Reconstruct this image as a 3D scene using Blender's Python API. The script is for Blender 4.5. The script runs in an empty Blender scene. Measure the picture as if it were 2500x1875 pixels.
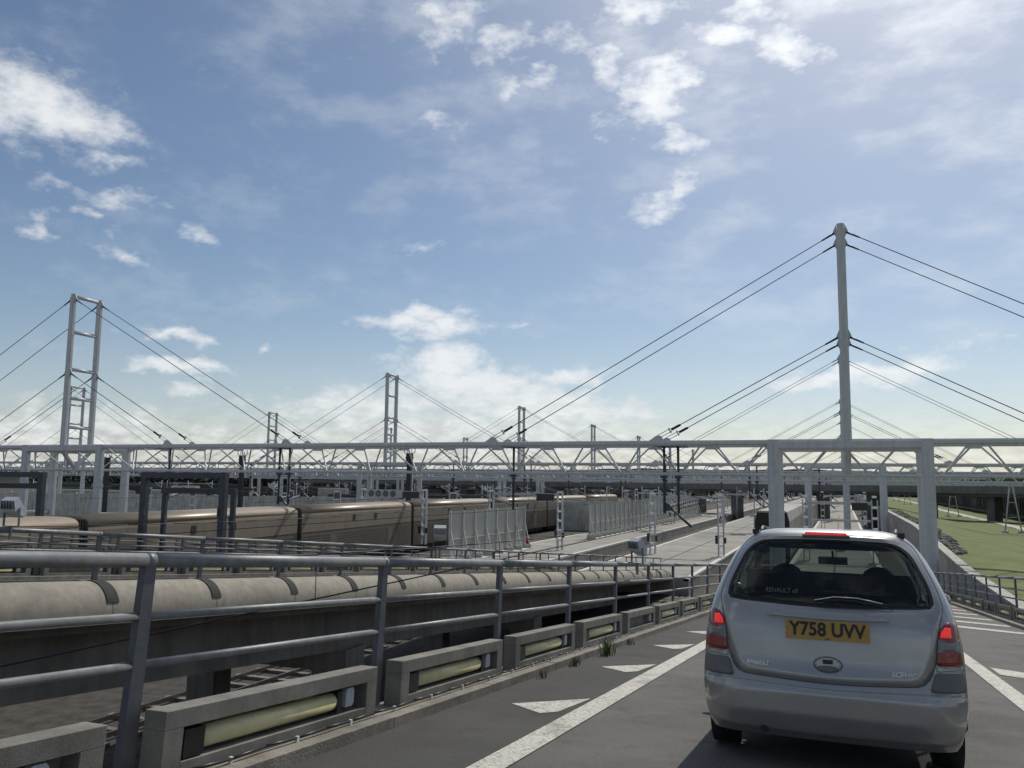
import bpy, math, random
from mathutils import Vector, Matrix
random.seed(7)
R = math.radians
C = bpy.context.scene.collection
EYE = 8.0                      # eye height above the rail level
G = 0.085                      # gradient of the descending ramps
SUN_AZ, SUN_EL = 8.0, 46.0     # degrees, azimuth clockwise from +Y (the way the road runs)

# ------------------------------------------------------------------ camera
cam = bpy.data.cameras.new('camera'); camo = bpy.data.objects.new('camera', cam); C.objects.link(camo)
cam.sensor_fit = 'HORIZONTAL'; cam.sensor_width = 36.0; cam.lens = 36.0 * 2078 / 2500
cam.clip_start = 0.05; cam.clip_end = 6000
yaw, pitch, roll = R(-21.1), R(6.63), 0.0114
f = Vector((math.sin(yaw) * math.cos(pitch), math.cos(yaw) * math.cos(pitch), math.sin(pitch)))
r = Vector((math.cos(yaw), -math.sin(yaw), 0)); u = r.cross(f)
r2 = r * math.cos(roll) + u * math.sin(roll); u2 = -r * math.sin(roll) + u * math.cos(roll)
camo.matrix_world = Matrix(((r2.x, u2.x, -f.x, 0), (r2.y, u2.y, -f.y, 0), (r2.z, u2.z, -f.z, EYE), (0, 0, 0, 1)))
bpy.context.scene.camera = camo

# ------------------------------------------------------------------ world: sky and clouds
world = bpy.data.worlds.new('World'); bpy.context.scene.world = world; world.use_nodes = True
nt = world.node_tree; nt.nodes.clear()
def N(t, **k):
    n = nt.nodes.new(t)
    for a, b in k.items(): setattr(n, a, b)
    return n
def L(a, b): nt.links.new(a, b)
def M(op, a, b=None, c=None):
    n = N('ShaderNodeMath', operation=op)
    for i, v in enumerate((a, b, c)):
        if v is None: continue
        if isinstance(v, (int, float)): n.inputs[i].default_value = v
        else: L(v, n.inputs[i])
    return n.outputs[0]
world.cycles.sampling_method = 'MANUAL'; world.cycles.sample_map_resolution = 512
sky = N('ShaderNodeTexSky', sky_type='NISHITA', sun_disc=False, sun_elevation=R(SUN_EL), sun_rotation=R(SUN_AZ),
        air_density=1.0, dust_density=0.6, ozone_density=2.2, altitude=10)
tc = N('ShaderNodeTexCoord'); sep = N('ShaderNodeSeparateXYZ'); L(tc.outputs['Generated'], sep.inputs[0])
x_, y_, z_ = sep.outputs
az0 = M('MULTIPLY', M('ARCTAN2', x_, y_), 57.2958); el0 = M('MULTIPLY', M('ARCSINE', z_), 57.2958)
def noise(scale, detail, rough, vec, stretch=None, offs=(0, 0, 0)):
    mp = N('ShaderNodeMapping'); L(vec, mp.inputs[0]); mp.inputs['Scale'].default_value = stretch or (1, 1, 1)
    mp.inputs['Location'].default_value = offs
    n = N('ShaderNodeTexNoise'); L(mp.outputs[0], n.inputs['Vector'])
    n.inputs['Scale'].default_value = scale; n.inputs['Detail'].default_value = detail; n.inputs['Roughness'].default_value = rough
    return n
wn = noise(22, 3, 0.55, tc.outputs['Generated'], (1, 1, 1.6)); ws = N('ShaderNodeSeparateColor'); L(wn.outputs['Color'], ws.inputs[0])
az = M('ADD', az0, M('MULTIPLY', M('SUBTRACT', ws.outputs[0], 0.5), 5.0))
el = M('ADD', el0, M('MULTIPLY', M('SUBTRACT', ws.outputs[1], 0.5), 2.6))
# cumulus and wisps: (azimuth, elevation, half width, half height, strength, tilt)
CLOUDS = [(-51.6, 21.4, 4.6, 2.0, 1.1, -8), (-54.0, 21.0, 4.5, 2.0, .95, 0), (-47.3, 18.9, 2.2, .5, .62, 5), (-47.5, 16.7, 2.2, .6, .62, 0), (-51, 17.2, 1.2, .4, .5, 0), (-50.6, 14.6, 1.3, .65, .85, -30), (-42.3, 15.4, 1.5, .5, .75, 0),
 (-46.1, 13.6, 2.0, .65, .8, -20), (-48.6, 15.6, .8, .5, .7, 0), (-43.4, 9.0, 2.1, .55, 1.0, 0), (-43.0, 7.1, 3.2, .6, 1.05, -3), (-42.0, 5.8, 2.4, .6, .8, 0), (-39.0, 5.0, 3.0, .6, .75, 0), (-37, 8.6, 1.0, .4, .7, 0),
 (-26.2, 29.7, 3.2, 1.9, .85, 0), (-22.4, 28.4, 2.2, 1.7, .82, 20), (-21.9, 25.8, 1.5, 1.2, .85, 0), (-19.4, 26.4, 1.5, 1.0, .75, 0), (-26.1, 23.6, 2.2, .9, .64, -20), (-17.5, 28.6, 2.2, 1.0, .6, 0),
 (-14.7, 27.2, 1.8, 1.9, .88, 0), (-11.2, 25.6, 2.7, 2.5, 1.15, 30), (-12.4, 30.4, 3.2, 1.2, .95, 0), (-6.4, 28.2, 3.3, 1.2, 1.0, -5), (-2.9, 27.0, 2.6, 1.4, 1.0, -25), (-4.5, 29.6, 3.0, 1.3, .85, 0), (-8.5, 30.0, 3.0, 1.0, .7, 0),
 (-9.6, 22.4, 2.2, .9, .75, -20), (-14.6, 23.4, 1.6, .7, .7, 0), (-10.4, 19.4, 2.6, 1.0, .9, 30), (-11.6, 17.9, 1.8, .7, .75, 15), (-27.9, 10.9, 4.0, .65, 1.0, 6), (-26.3, 10.3, 3.4, .85, 1.05, 0), (-21, 10.6, 1.6, .4, .6, 0), (-27, 15.6, 2.6, .4, .4, 8),
 (-26.0, 8.1, 3.2, 1.2, 1.1, 0), (-24.2, 6.6, 4.8, 1.5, 1.15, 0), (-31.0, 4.8, 8, 1.7, 1.0, 4), (-19.5, 5.0, 8.5, 1.6, 1.15, -4), (-24.4, 2.8, 16, 2.0, 1.1, 0), (-17.4, 6.9, 3.6, .9, .95, 10),
 (1.6, 7.1, 6.6, .8, 1.1, 6), (-2.5, 6.4, 3.4, .5, .85, 3), (6.0, 8.3, 6.0, .6, .6, 6), (-48, 2.6, 10, 2.2, 1.0, 0), (-12, 2.8, 9, 1.1, .9, 0), (-37, 2.5, 9, 1.6, .95, 0), (2, 2.2, 10, .8, .7, 0)]
tot = None
for a, e, ra, rb, s, t in CLOUDS:
    ra *= math.cos(R(e)) ** 0 ; ct, st = math.cos(R(t)), math.sin(R(t))
    da, de = M('SUBTRACT', az, a), M('SUBTRACT', el, e)
    uu = M('MULTIPLY_ADD', da, ct / ra, M('MULTIPLY', de, st / ra)); vv = M('MULTIPLY_ADD', de, ct / rb, M('MULTIPLY', da, -st / rb))
    q = M('MULTIPLY_ADD', uu, uu, M('MULTIPLY', vv, vv))
    g = M('MULTIPLY', M('EXPONENT', M('MULTIPLY', q, -0.8)), s)
    tot = g if tot is None else M('MAXIMUM', tot, g)
fb = noise(26, 9, 0.62, tc.outputs['Generated'], (1, 1, 1.9), (3.1, 0.7, 0))
fine = noise(70, 7, 0.62, tc.outputs['Generated'], (1, 1, 1.7), (0.4, 5, 1))
# outside the view the same scattered cumulus goes on
far = M('MINIMUM', M('MAXIMUM', M('MULTIPLY', M('SUBTRACT', M('ABSOLUTE', M('ADD', az0, 20.0)), 40.0), 0.1), 0.0), 1.0)
cn = noise(3.2, 4, 0.5, tc.outputs['Generated'], (1, 1, 2.2), (6, 1, 2))
tot = M('MAXIMUM', tot, M('MULTIPLY', far, M('MULTIPLY', M('MAXIMUM', M('SUBTRACT', cn.outputs[0], 0.46), 0.0), 6.0)))
dens = M('ADD', M('ADD', tot, M('MULTIPLY', M('SUBTRACT', fb.outputs[0], 0.5), 1.5)), M('MULTIPLY', M('SUBTRACT', fine.outputs[0], 0.5), 0.5))
mr = N('ShaderNodeMapRange', interpolation_type='SMOOTHSTEP'); L(dens, mr.inputs[0])
mr.inputs[1].default_value = 0.16; mr.inputs[2].default_value = 1.25
solid = mr.outputs[0]
# thin high veil, thicker towards the sun as bright haze always is
sd = Vector((math.sin(R(SUN_AZ)) * math.cos(R(SUN_EL)), math.cos(R(SUN_AZ)) * math.cos(R(SUN_EL)), math.sin(R(SUN_EL))))
dp = N('ShaderNodeVectorMath', operation='DOT_PRODUCT'); L(tc.outputs['Generated'], dp.inputs[0]); dp.inputs[1].default_value = sd
near = M('POWER', M('MAXIMUM', dp.outputs['Value'], 0.0), 11.0)
vn = noise(7.0, 9, 0.6, tc.outputs['Generated'], (1, 1.3, 2.4), (9, 2, 4))
vr = N('ShaderNodeMapRange', interpolation_type='SMOOTHSTEP'); L(vn.outputs[0], vr.inputs[0]); vr.inputs[1].default_value = .44; vr.inputs[2].default_value = .74
veil = M('MINIMUM', M('ADD', M('MULTIPLY', vr.outputs[0], M('MULTIPLY_ADD', near, 0.55, 0.17)), M('MULTIPLY', near, 0.40)), 0.8)
# haze near the horizon
hz = M('MULTIPLY', M('EXPONENT', M('MULTIPLY', M('ABSOLUTE', el0), -0.30)), 0.85)
alpha = M('MAXIMUM', M('MAXIMUM', M('MULTIPLY', solid, 0.9), veil), hz)
shade = noise(40, 5, 0.6, tc.outputs['Generated'], (1, 1, 2.6), (1, 8, 3))
sr = N('ShaderNodeMapRange'); L(shade.outputs[0], sr.inputs[0]); sr.inputs[1].default_value = .35; sr.inputs[2].default_value = .62
low = M('SUBTRACT', 1.0, M('MINIMUM', M('MULTIPLY', M('MAXIMUM', el0, 0.0), 0.14), 1.0))
dark = M('MULTIPLY', M('MULTIPLY', M('SUBTRACT', 1.0, sr.outputs[0]), low), 0.62)
bright = M('ADD', M('SUBTRACT', 0.90, M('MULTIPLY', dark, 0.80)), M('MULTIPLY', near, 0.5))
bgS = N('ShaderNodeBackground'); L(sky.outputs[0], bgS.inputs[0]); bgS.inputs[1].default_value = 0.078
bgC = N('ShaderNodeBackground'); bgC.inputs[0].default_value = (.97, .99, 1.0, 1); L(bright, bgC.inputs[1])
mix = N('ShaderNodeMixShader'); L(alpha, mix.inputs[0]); L(bgS.outputs[0], mix.inputs[1]); L(bgC.outputs[0], mix.inputs[2])
out = N('ShaderNodeOutputWorld'); L(mix.outputs[0], out.inputs[0])

# ------------------------------------------------------------------ sun and exposure
sun = bpy.data.lights.new('sun', 'SUN'); suno = bpy.data.objects.new('sun', sun); C.objects.link(suno)
sun.energy = 3.2; sun.angle = R(0.53); sun.color = (1.0, 0.95, 0.86)
suno.location = (20, 60, 80); suno.rotation_euler = (-sd).to_track_quat('-Z', 'Y').to_euler()
vs = bpy.context.scene.view_settings
vs.view_transform = 'Standard'; vs.look = 'None'; vs.exposure = 0.0; vs.gamma = 1.0; vs.use_curve_mapping = False

# ------------------------------------------------------------------ materials
MATS = {}
def mat(name, col, rough=0.7, metal=0.0, var=0.18, scale=6.0, bump=0.0, bscale=60.0, col2=None, stretch=(1, 1, 1), emit=None, estr=0, spec=0.5, coat=0.0, streak=0.0, stain=0.0, speck=0.0, wear=None):
    m = bpy.data.materials.new(name); m.use_nodes = True; t = m.node_tree; b = t.nodes['Principled BSDF']
    b.inputs['Roughness'].default_value = rough; b.inputs['Metallic'].default_value = metal
    b.inputs['Specular IOR Level'].default_value = spec; b.inputs['Coat Weight'].default_value = coat
    tcn = t.nodes.new('ShaderNodeNewGeometry'); mp = t.nodes.new('ShaderNodeMapping'); t.links.new(tcn.outputs['Position'], mp.inputs[0]); mp.inputs['Scale'].default_value = stretch
    def nz(s, d=6):
        n = t.nodes.new('ShaderNodeTexNoise'); t.links.new(mp.outputs[0], n.inputs['Vector']); n.inputs['Scale'].default_value = s; n.inputs['Detail'].default_value = d; n.inputs['Roughness'].default_value = .6; return n
    if var or col2:
        n = nz(scale); rr = t.nodes.new('ShaderNodeMapRange'); t.links.new(n.outputs[0], rr.inputs[0]); rr.inputs[1].default_value = .32; rr.inputs[2].default_value = .68
        mx = t.nodes.new('ShaderNodeMix'); mx.data_type = 'RGBA'; t.links.new(rr.outputs[0], mx.inputs[0])
        c2 = col2 or tuple(min(1, c * (1 + var)) for c in col); c1 = col if col2 else tuple(c * (1 - var) for c in col)
        mx.inputs[6].default_value = (*c1, 1); mx.inputs[7].default_value = (*c2, 1); res = mx.outputs[2]
        if streak:
            mp2 = t.nodes.new('ShaderNodeMapping'); t.links.new(tcn.outputs['Position'], mp2.inputs[0]); mp2.inputs['Scale'].default_value = (1.3, 1.3, .12)
            n2 = t.nodes.new('ShaderNodeTexNoise'); t.links.new(mp2.outputs[0], n2.inputs['Vector']); n2.inputs['Scale'].default_value = 3; n2.inputs['Detail'].default_value = 5
            r3 = t.nodes.new('ShaderNodeMapRange'); t.links.new(n2.outputs[0], r3.inputs[0]); r3.inputs[1].default_value = .45; r3.inputs[2].default_value = .7; r3.inputs[4].default_value = streak
            m2 = t.nodes.new('ShaderNodeMix'); m2.data_type = 'RGBA'; t.links.new(r3.outputs[0], m2.inputs[0]); t.links.new(res, m2.inputs[6]); m2.inputs[7].default_value = (*[c * .35 for c in col], 1); res = m2.outputs[2]
        def over(res, n_, lo, hi, amt, c):
            r3 = t.nodes.new('ShaderNodeMapRange'); r3.interpolation_type = 'SMOOTHSTEP'; t.links.new(n_.outputs[0], r3.inputs[0]); r3.inputs[1].default_value = lo; r3.inputs[2].default_value = hi; r3.inputs[4].default_value = amt
            m2 = t.nodes.new('ShaderNodeMix'); m2.data_type = 'RGBA'; t.links.new(r3.outputs[0], m2.inputs[0]); t.links.new(res, m2.inputs[6]); m2.inputs[7].default_value = (*c, 1); return m2.outputs[2]
        if stain: res = over(res, nz(.55, 8), .50, .66, stain, [c * .45 for c in col]); res = over(res, nz(3.1, 8), .56, .70, stain * .8, [c * .5 for c in col])
        if speck: res = over(res, nz(95, 2), .58, .66, speck, [min(1, c * 2.2) for c in col]); res = over(res, nz(70, 2), .60, .66, speck, [c * .4 for c in col])
        if wear: res = over(res, nz(38, 6), .52, .60, .75, wear); res = over(res, nz(3, 8), .56, .68, .5, wear)
        t.links.new(res, b.inputs['Base Color'])
    else: b.inputs['Base Color'].default_value = (*col, 1)
    if bump:
        n = nz(bscale, 4); bp = t.nodes.new('ShaderNodeBump'); t.links.new(n.outputs[0], bp.inputs['Height']); bp.inputs['Strength'].default_value = bump; bp.inputs['Distance'].default_value = .02; t.links.new(bp.outputs[0], b.inputs['Normal'])
    if emit: b.inputs['Emission Color'].default_value = (*emit, 1); b.inputs['Emission Strength'].default_value = estr
    MATS[name] = m; return m
mat('asphalt', (.122, .117, .108), .88, 0, .16, 1.6, .6, 240, stain=.6, speck=.5)
mat('asphalt_dark', (.060, .058, .054), .9, 0, .3, 1.1, .6, 200, stain=.4, speck=.5)
mat('road_paint', (.58, .555, .49), .75, 0, 0, 9, .25, 150, col2=(.44, .42, .36), wear=(.13, .125, .115))
mat('kerb_concrete', (.23, .21, .175), .9, 0, .3, 5, .5, 60, stain=.5, speck=.3)
mat('block_concrete', (.20, .19, .165), .9, 0, .25, 4, .22, 170, streak=.35, stain=.45, speck=.25)
mat('cornice_concrete', (.30, .272, .222), .88, 0, .14, 7, .25, 60, streak=.25, stain=.3, speck=.25)
mat('deck_concrete', (.19, .185, .175), .9, 0, .25, .8, .2, 20, streak=.4)
mat('platform_concrete', (.28, .265, .232), .9, 0, .2, .35, .15, 9, stain=.35)
mat('platform_edge', (.55, .53, .48), .85, 0, .15, 3)
mat('wall_concrete', (.40, .385, .345), .9, 0, .22, .9, .2, 12, streak=.55)
mat('ballast', (.052, .046, .039), .95, 0, .5, 1.8, 1.0, 14)
mat('gravel', (.115, .098, .076), .95, 0, .45, 3.0, 1.0, 25)
mat('rail_steel', (.25, .22, .19), .4, .8, .1)
mat('galvanised', (.185, .192, .20), .5, .3, .2, 12, .1, 200, streak=.2, stain=.25)
mat('post_steel', (.095, .10, .112), .55, .25, .2, 9)
mat('white_steel', (.53, .54, .545), .42, .0, .07, 2.5, streak=.22)
mat('dark_band', (.03, .03, .03), .9, 0, .2, 9)
mat('dark_steel', (.06, .068, .08), .6, .2, .25, 5)
mat('cable', (.035, .037, .042), .6, .3, 0)
mat('grey_steel', (.42, .44, .46), .5, .1, .15, 3)
mat('insulator', (.80, .80, .78), .25, 0, 0)
mat('lamp_cream', (.70, .63, .36), .35, 0, .1, 7)
mat('black_plastic', (.012, .012, .013), .45, 0, .2, 20)
mat('grey_plate', (.42, .44, .48), .5, 0, .1, 20)
mat('train_beige', (.23, .188, .138), .55, .05, .08, .6, streak=.22)
mat('train_lower', (.135, .112, .086), .5, .1, .12, .7, streak=.25)
mat('train_roof', (.27, .215, .15), .42, .1, .08, .8)
mat('train_dark', (.02, .019, .018), .7, 0, .2)
mat('train_door', (.17, .13, .09), .5, .1, .1, 3)
mat('train_pale', (.42, .39, .35), .5, .1, .12, .6, streak=.35)
mat('barrier_panel', (.42, .43, .41), .3, 0, .08, 1.2)
mat('barrier_post', (.50, .50, .47), .6, 0, .1, 3)
mat('sign_dark', (.02, .024, .026), .35, 0, .1)
mat('sign_disc', (.10, .11, .12), .5, 0, .1)
mat('grass', (.078, .11, .02), .95, 0, 0, .5, 1.0, 16, col2=(.14, .165, .042), stain=.35, speck=.4)
mat('path', (.42, .40, .35), .9, 0, .15, .6)
mat('stone', (.17, .16, .14), .95, 0, .3, 3, .5, 20)
mat('bridge_concrete', (.15, .148, .142), .9, 0, .25, .3, streak=.4)
mat('far_trees', (.022, .032, .020), .95, 0, .45, .03)
mat('shrub', (.03, .05, .012), .9, 0, .4, 3)
mat('red_plastic', (.35, .02, .015), .4, 0, .1)
mat('freight_dark', (.055, .053, .05), .75, .1, .3, 1)
mat('freight_panel', (.15, .145, .13), .7, 0, .2, 1)
mat('car_silver', (.325, .322, .312), .30, .55, .05, 3, coat=.8, stain=.12)
mat('car_grey', (.12, .12, .12), .5, .1, .08, 6)
mat('car_seam', (.015, .015, .016), .7, 0, 0)
mat('cabin', (.022, .023, .025), .85, 0, .15, 8)
mat('tyre', (.012, .012, .012), .85, 0, .2, 20, .4, 60)
mat('wheel_rim', (.35, .36, .37), .4, .7, 0)
mat('plate_yellow', (.40, .245, .055), .5, 0, .08, 14)
mat('plate_black', (.015, .015, .016), .5, 0, 0)
mat('badge', (.62, .63, .64), .25, .9, 0)
mat('lens_red', (.20, .012, .010), .22, 0, .2, 60, coat=.5)
mat('lens_lit', (.6, .03, .02), .3, 0, 0, emit=(1, .04, .03), estr=.62)
mat('lens_clear', (.16, .16, .165), .2, 0, .2, 50, coat=.5)
mat('weed', (.10, .12, .035), .9, 0, .4, 8)
def glass(name, tint, rough=0.02, opac=0.5, base=(.02, .024, .024)):
    m = bpy.data.materials.new(name); m.use_nodes = True; t = m.node_tree; t.nodes.clear()
    o = t.nodes.new('ShaderNodeOutputMaterial'); tr = t.nodes.new('ShaderNodeBsdfTransparent'); tr.inputs[0].default_value = (*tint, 1)
    p = t.nodes.new('ShaderNodeBsdfPrincipled'); p.inputs['Base Color'].default_value = (*base, 1); p.inputs['Roughness'].default_value = rough
    mx = t.nodes.new('ShaderNodeMixShader'); mx.inputs[0].default_value = opac
    t.links.new(tr.outputs[0], mx.inputs[1]); t.links.new(p.outputs[0], mx.inputs[2]); t.links.new(mx.outputs[0], o.inputs[0]); MATS[name] = m
glass('car_glass', (.55, .61, .59), .03, .5)
glass('windscreen_glass', (.8, .86, .84), .03, .12)
glass('clear_panel', (.80, .82, .80), .12, .55, (.50, .51, .49))

# ------------------------------------------------------------------ mesh helpers
class MB:
    def __init__(s): s.v = []; s.f = []; s.sm = []
    def add(s, vs, fs, smooth=False):
        o = len(s.v); s.v += [tuple(p) for p in vs]; s.f += [tuple(i + o for i in q) for q in fs]; s.sm += [smooth] * len(fs); return s
    def box(s, x0, x1, y0, y1, z0, z1, sh=0.0):      # sh: vertical shear dz/dy
        P = [(x, y, z + sh * y) for z in (z0, z1) for y in (y0, y1) for x in (x0, x1)]
        return s.add(P, [(0, 2, 3, 1), (4, 5, 7, 6), (0, 1, 5, 4), (2, 6, 7, 3), (0, 4, 6, 2), (1, 3, 7, 5)])
    def bar(s, a, b, w, h, up=(0, 0, 1), ch=0.0):    # rectangular bar from a to b, ch chamfers its edges
        a, b = Vector(a), Vector(b); d = (b - a).normalized(); up = Vector(up)
        if abs(d.dot(up)) > .98: up = Vector((0, 1, 0))
        sx = d.cross(up).normalized(); sz = sx.cross(d)
        hw, hh = w / 2, h / 2
        pr = [(-hw, -hh), (hw, -hh), (hw, hh), (-hw, hh)] if not ch else [(-hw + ch, -hh), (hw - ch, -hh), (hw, -hh + ch), (hw, hh - ch), (hw - ch, hh), (-hw + ch, hh), (-hw, hh - ch), (-hw, -hh + ch)]
        n = len(pr); P = [p + sx * q[0] + sz * q[1] for p in (a, b) for q in pr]
        return s.add(P, [(i, (i + 1) % n, n + (i + 1) % n, n + i) for i in range(n)] + [tuple(range(n - 1, -1, -1)), tuple(range(n, 2 * n))])
    def tube(s, a, b, r, n=10, r2=None, caps=True, smooth=True):
        a, b = Vector(a), Vector(b); d = (b - a).normalized(); up = Vector((0, 0, 1)) if abs(d.z) < .95 else Vector((0, 1, 0))
        sx = d.cross(up).normalized(); sz = sx.cross(d); r2 = r if r2 is None else r2
        P = [p + (sx * math.cos(t) + sz * math.sin(t)) * q for p, q in ((a, r), (b, r2)) for t in [2 * math.pi * i / n for i in range(n)]]
        s.add(P, [(i, (i + 1) % n, n + (i + 1) % n, n + i) for i in range(n)], smooth)
        if caps: s.add([], [])
        if caps:
            o = len(s.v) - 2 * n; s.f += [tuple(range(o + n - 1, o - 1, -1)), tuple(range(o + n, o + 2 * n))]; s.sm += [False, False]
        return s
    def path(s, pts, r, n=8):
        for a, b in zip(pts, pts[1:]): s.tube(a, b, r, n)
        return s
    def prism(s, poly, x0, x1, axis='x', smooth=False):   # poly of (p,q) extruded along axis
        n = len(poly)
        mk = {'x': lambda t, p: (t, p[0], p[1]), 'y': lambda t, p: (p[0], t, p[1]), 'z': lambda t, p: (p[0], p[1], t)}[axis]
        P = [mk(t, p) for t in (x0, x1) for p in poly]
        s.add(P, [(i, (i + 1) % n, n + (i + 1) % n, n + i) for i in range(n)], smooth)
        o = len(s.v) - 2 * n; s.f += [tuple(range(o + n - 1, o - 1, -1)), tuple(range(o + n, o + 2 * n))]; s.sm += [False, False]
        return s
    def ball(s, c, rx, ry, rz, n=10, m=7):
        P = []; F = []
        for j in range(m + 1):
            t = math.pi * j / m
            for i in range(n):
                a = 2 * math.pi * i / n; P.append((c[0] + rx * math.sin(t) * math.cos(a), c[1] + ry * math.sin(t) * math.sin(a), c[2] + rz * math.cos(t)))
        for j in range(m):
            for i in range(n): F.append((j * n + i, j * n + (i + 1) % n, (j + 1) * n + (i + 1) % n, (j + 1) * n + i))
        return s.add(P, F, True)
    def mesh(s, name):
        me = bpy.data.meshes.new(name); me.from_pydata(s.v, [], s.f); me.polygons.foreach_set('use_smooth', s.sm); me.validate(); me.update()
        return me
    def build(s, name, m, parent=None, loc=None):
        return place(name, s.mesh(name), m, parent, loc)
def place(name, me, m=None, parent=None, loc=None, rot=None):
    o = bpy.data.objects.new(name, me); C.objects.link(o)
    if m and not me.materials: me.materials.append(MATS[m])
    if parent: o.parent = parent
    if loc: o.location = loc
    if rot: o.rotation_euler = rot
    return o
def tag(o, label=None, cat=None, group=None, kind=None):
    for k, v in (('label', label), ('category', cat), ('group', group), ('kind', kind)):
        if v: o[k] = v
    return o
def thing(name, loc, label, cat, group=None, rot=None):
    o = bpy.data.objects.new(name, None); C.objects.link(o); o.location = loc; o.empty_display_size = .2
    if rot: o.rotation_euler = rot
    return tag(o, label, cat, group)
def kids(o): return [c for c in bpy.data.objects if c.parent == o]
CH = {}
def copy_tree(o, loc=None, label=None, group=None, parent=None):
    c = o.copy(); C.objects.link(c); c.parent = parent
    if loc is not None: c.location = loc
    if label: c['label'] = label
    if group: c['group'] = group
    if o.name not in CH: CH[o.name] = kids(o)
    for k in CH[o.name]: copy_tree(k, parent=c)
    return c
def zr(rel): return rel + EYE
def road_z(y, dz=0.0): return EYE - 1.37 - G * y + dz
SL = math.atan(G)

# ------------------------------------------------------------------ ground
tag(MB().box(-2500, 2500, -300, 4500, -1.0, 0.0).build('ground', 'ballast'), kind='structure')
# gravel strips between the ramps
gm = MB(); nx, ny = 40, 46
P = [(-12.0 + 8.2 * i / nx, -6 + 68 * j / ny, .03 + .16 * random.random() + .5 * max(0, math.sin(j * .5 + i * .13)) * .3) for j in range(ny + 1) for i in range(nx + 1)]
gm.add(P, [(j * (nx + 1) + i, j * (nx + 1) + i + 1, (j + 1) * (nx + 1) + i + 1, (j + 1) * (nx + 1) + i) for j in range(ny) for i in range(nx)], True)
tag(gm.build('gravel', 'gravel'), kind='structure')
PLAT = 1.2
YP = 63.6
for xa, xb, ya, yb in ((-4.5, 3.0, YP, 600), (-19.6, -10.6, YP, 600), (-33.6, -24.5, YP, 600), (-62, -52.0, 40, 420)):
    p = MB().box(xa, xb, ya, yb, 0, PLAT).build('platform', 'platform_concrete'); tag(p, kind='structure')
    for xe in (xa, xb):
        MB().box(xe - (.02 if xe == xa else .38), xe + (.38 if xe == xa else .02), ya, yb, PLAT - .18, PLAT + .012).build('platform_edge', 'platform_edge', p)
    # slab joints
    for k in range(14):
        yj = ya + 6 + 9.5 * k
        MB().box(xa + .5, xb - .5, yj, yj + .12, PLAT - .02, PLAT + .006).build('slab_joint', 'asphalt_dark', p)
    MB().box((xa + xb) / 2 - .07, (xa + xb) / 2 + .07, ya + 1, ya + 160, PLAT - .02, PLAT + .009).build('slab_joint', 'asphalt_dark', p)
# tracks
def track(xc, y0, y1, lab):
    t = thing('rail_track', (xc, y0, 0), lab, 'track', 'railway tracks between the platforms')
    for s in (-.75, .75): MB().box(s - .04, s + .04, 0, y1 - y0, .1, .26).build('rail', 'rail_steel', t)
    sm = MB().box(-1.3, 1.3, -.13, .13, .0, .12).mesh('sleeper'); sm.materials.append(MATS['deck_concrete'])
    for k in range(110):
        place('sleeper', sm, None, t, (0, .4 + k * 1.3, 0))
track(-6.6, 24, 500, 'railway track running under the wires between the two ramps')
track(-22.0, 20, 500, 'empty railway track in the trench beside the long clear noise barrier')
# grass bank and path on the right
def wtop(y): return zr(-5.05) + 1.1 * min(1, max(0, (y - 58) / 38.0))
def gz(x, y):
    a = min(1, max(0, (x - 7.4) / 12.0)); a = a * a * (3 - 2 * a)
    return (wtop(y) - .02) * (1 - a) + zr(-5.9) * a + .07 * math.sin(x * .9 + y * .21) * math.cos(y * .33)
gm = MB(); nx, ny = 46, 90
xs = [7.4 + 92.6 * (i / nx) ** 1.5 for i in range(nx + 1)]; ys = [-5 + 600 * (j / ny) ** 1.5 for j in range(ny + 1)]
P = [(x, y, gz(x, y)) for y in ys for x in xs]
gm.add(P, [(j * (nx + 1) + i, j * (nx + 1) + i + 1, (j + 1) * (nx + 1) + i + 1, (j + 1) * (nx + 1) + i) for j in range(ny) for i in range(nx)], True)
tag(gm.build('grass_field', 'grass'), kind='structure')
def strip(name, m, pts, w, dz):
    b = MB(); P = []
    for x, y in pts:
        P += [(x - w / 2, y, gz(x - w / 2, y) + dz), (x + w / 2, y, gz(x + w / 2, y) + dz)]
    b.add(P, [(2 * i, 2 * i + 1, 2 * i + 3, 2 * i + 2) for i in range(len(pts) - 1)]); return tag(b.build(name, m), kind='structure')
strip('path', 'path', [(24.6 + .004 * (y - 60) + .6 * math.sin(y * .02), y) for y in range(20, 520, 4)], 2.0, .05)
# retaining wall along the grass
w = thing('retaining_wall', (7.0, 20, 0), 'grey concrete retaining wall holding back the grass bank', 'wall')
for k in range(60):
    y = 20 + 6.0 * k; za, zc = wtop(y), wtop(y + 6)
    MB().prism([(.02, 0), (5.98, 0), (5.98, zc), (.02, za)], -.22, .22, 'x').build('wall_panel', 'wall_concrete', w, (0, k * 6.0, 0))
    MB().prism([(.0, za + .003), (6.0, zc + .003), (6.0, zc + .14), (0, za + .14)], -.30, .30, 'x').build('coping', 'wall_concrete', w, (0, k * 6.0, 0))
rs = thing('stone_edging', (7.9, 70, 0), 'row of rough grey stones along the top of the retaining wall', 'stones')
sms = []
for k in range(6):
    q = MB(); n = 8; q.ball((0, 0, 0), .34, .42, .22, 7, 4); q.v = [(x * random.uniform(.75, 1.2), y * random.uniform(.75, 1.2), z * random.uniform(.7, 1.2)) for x, y, z in q.v]; q.sm = [False] * len(q.f)
    me = q.mesh('stone'); me.materials.append(MATS['stone']); sms.append(me)
for k in range(150):
    x = random.uniform(-.35, .7); y = k * .55 + random.uniform(-.2, .2)
    place('stone', sms[k % 6], None, rs, (x, y, gz(7.9 + x, 70 + y) + .06), (0, 0, random.random() * 6))

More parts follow.
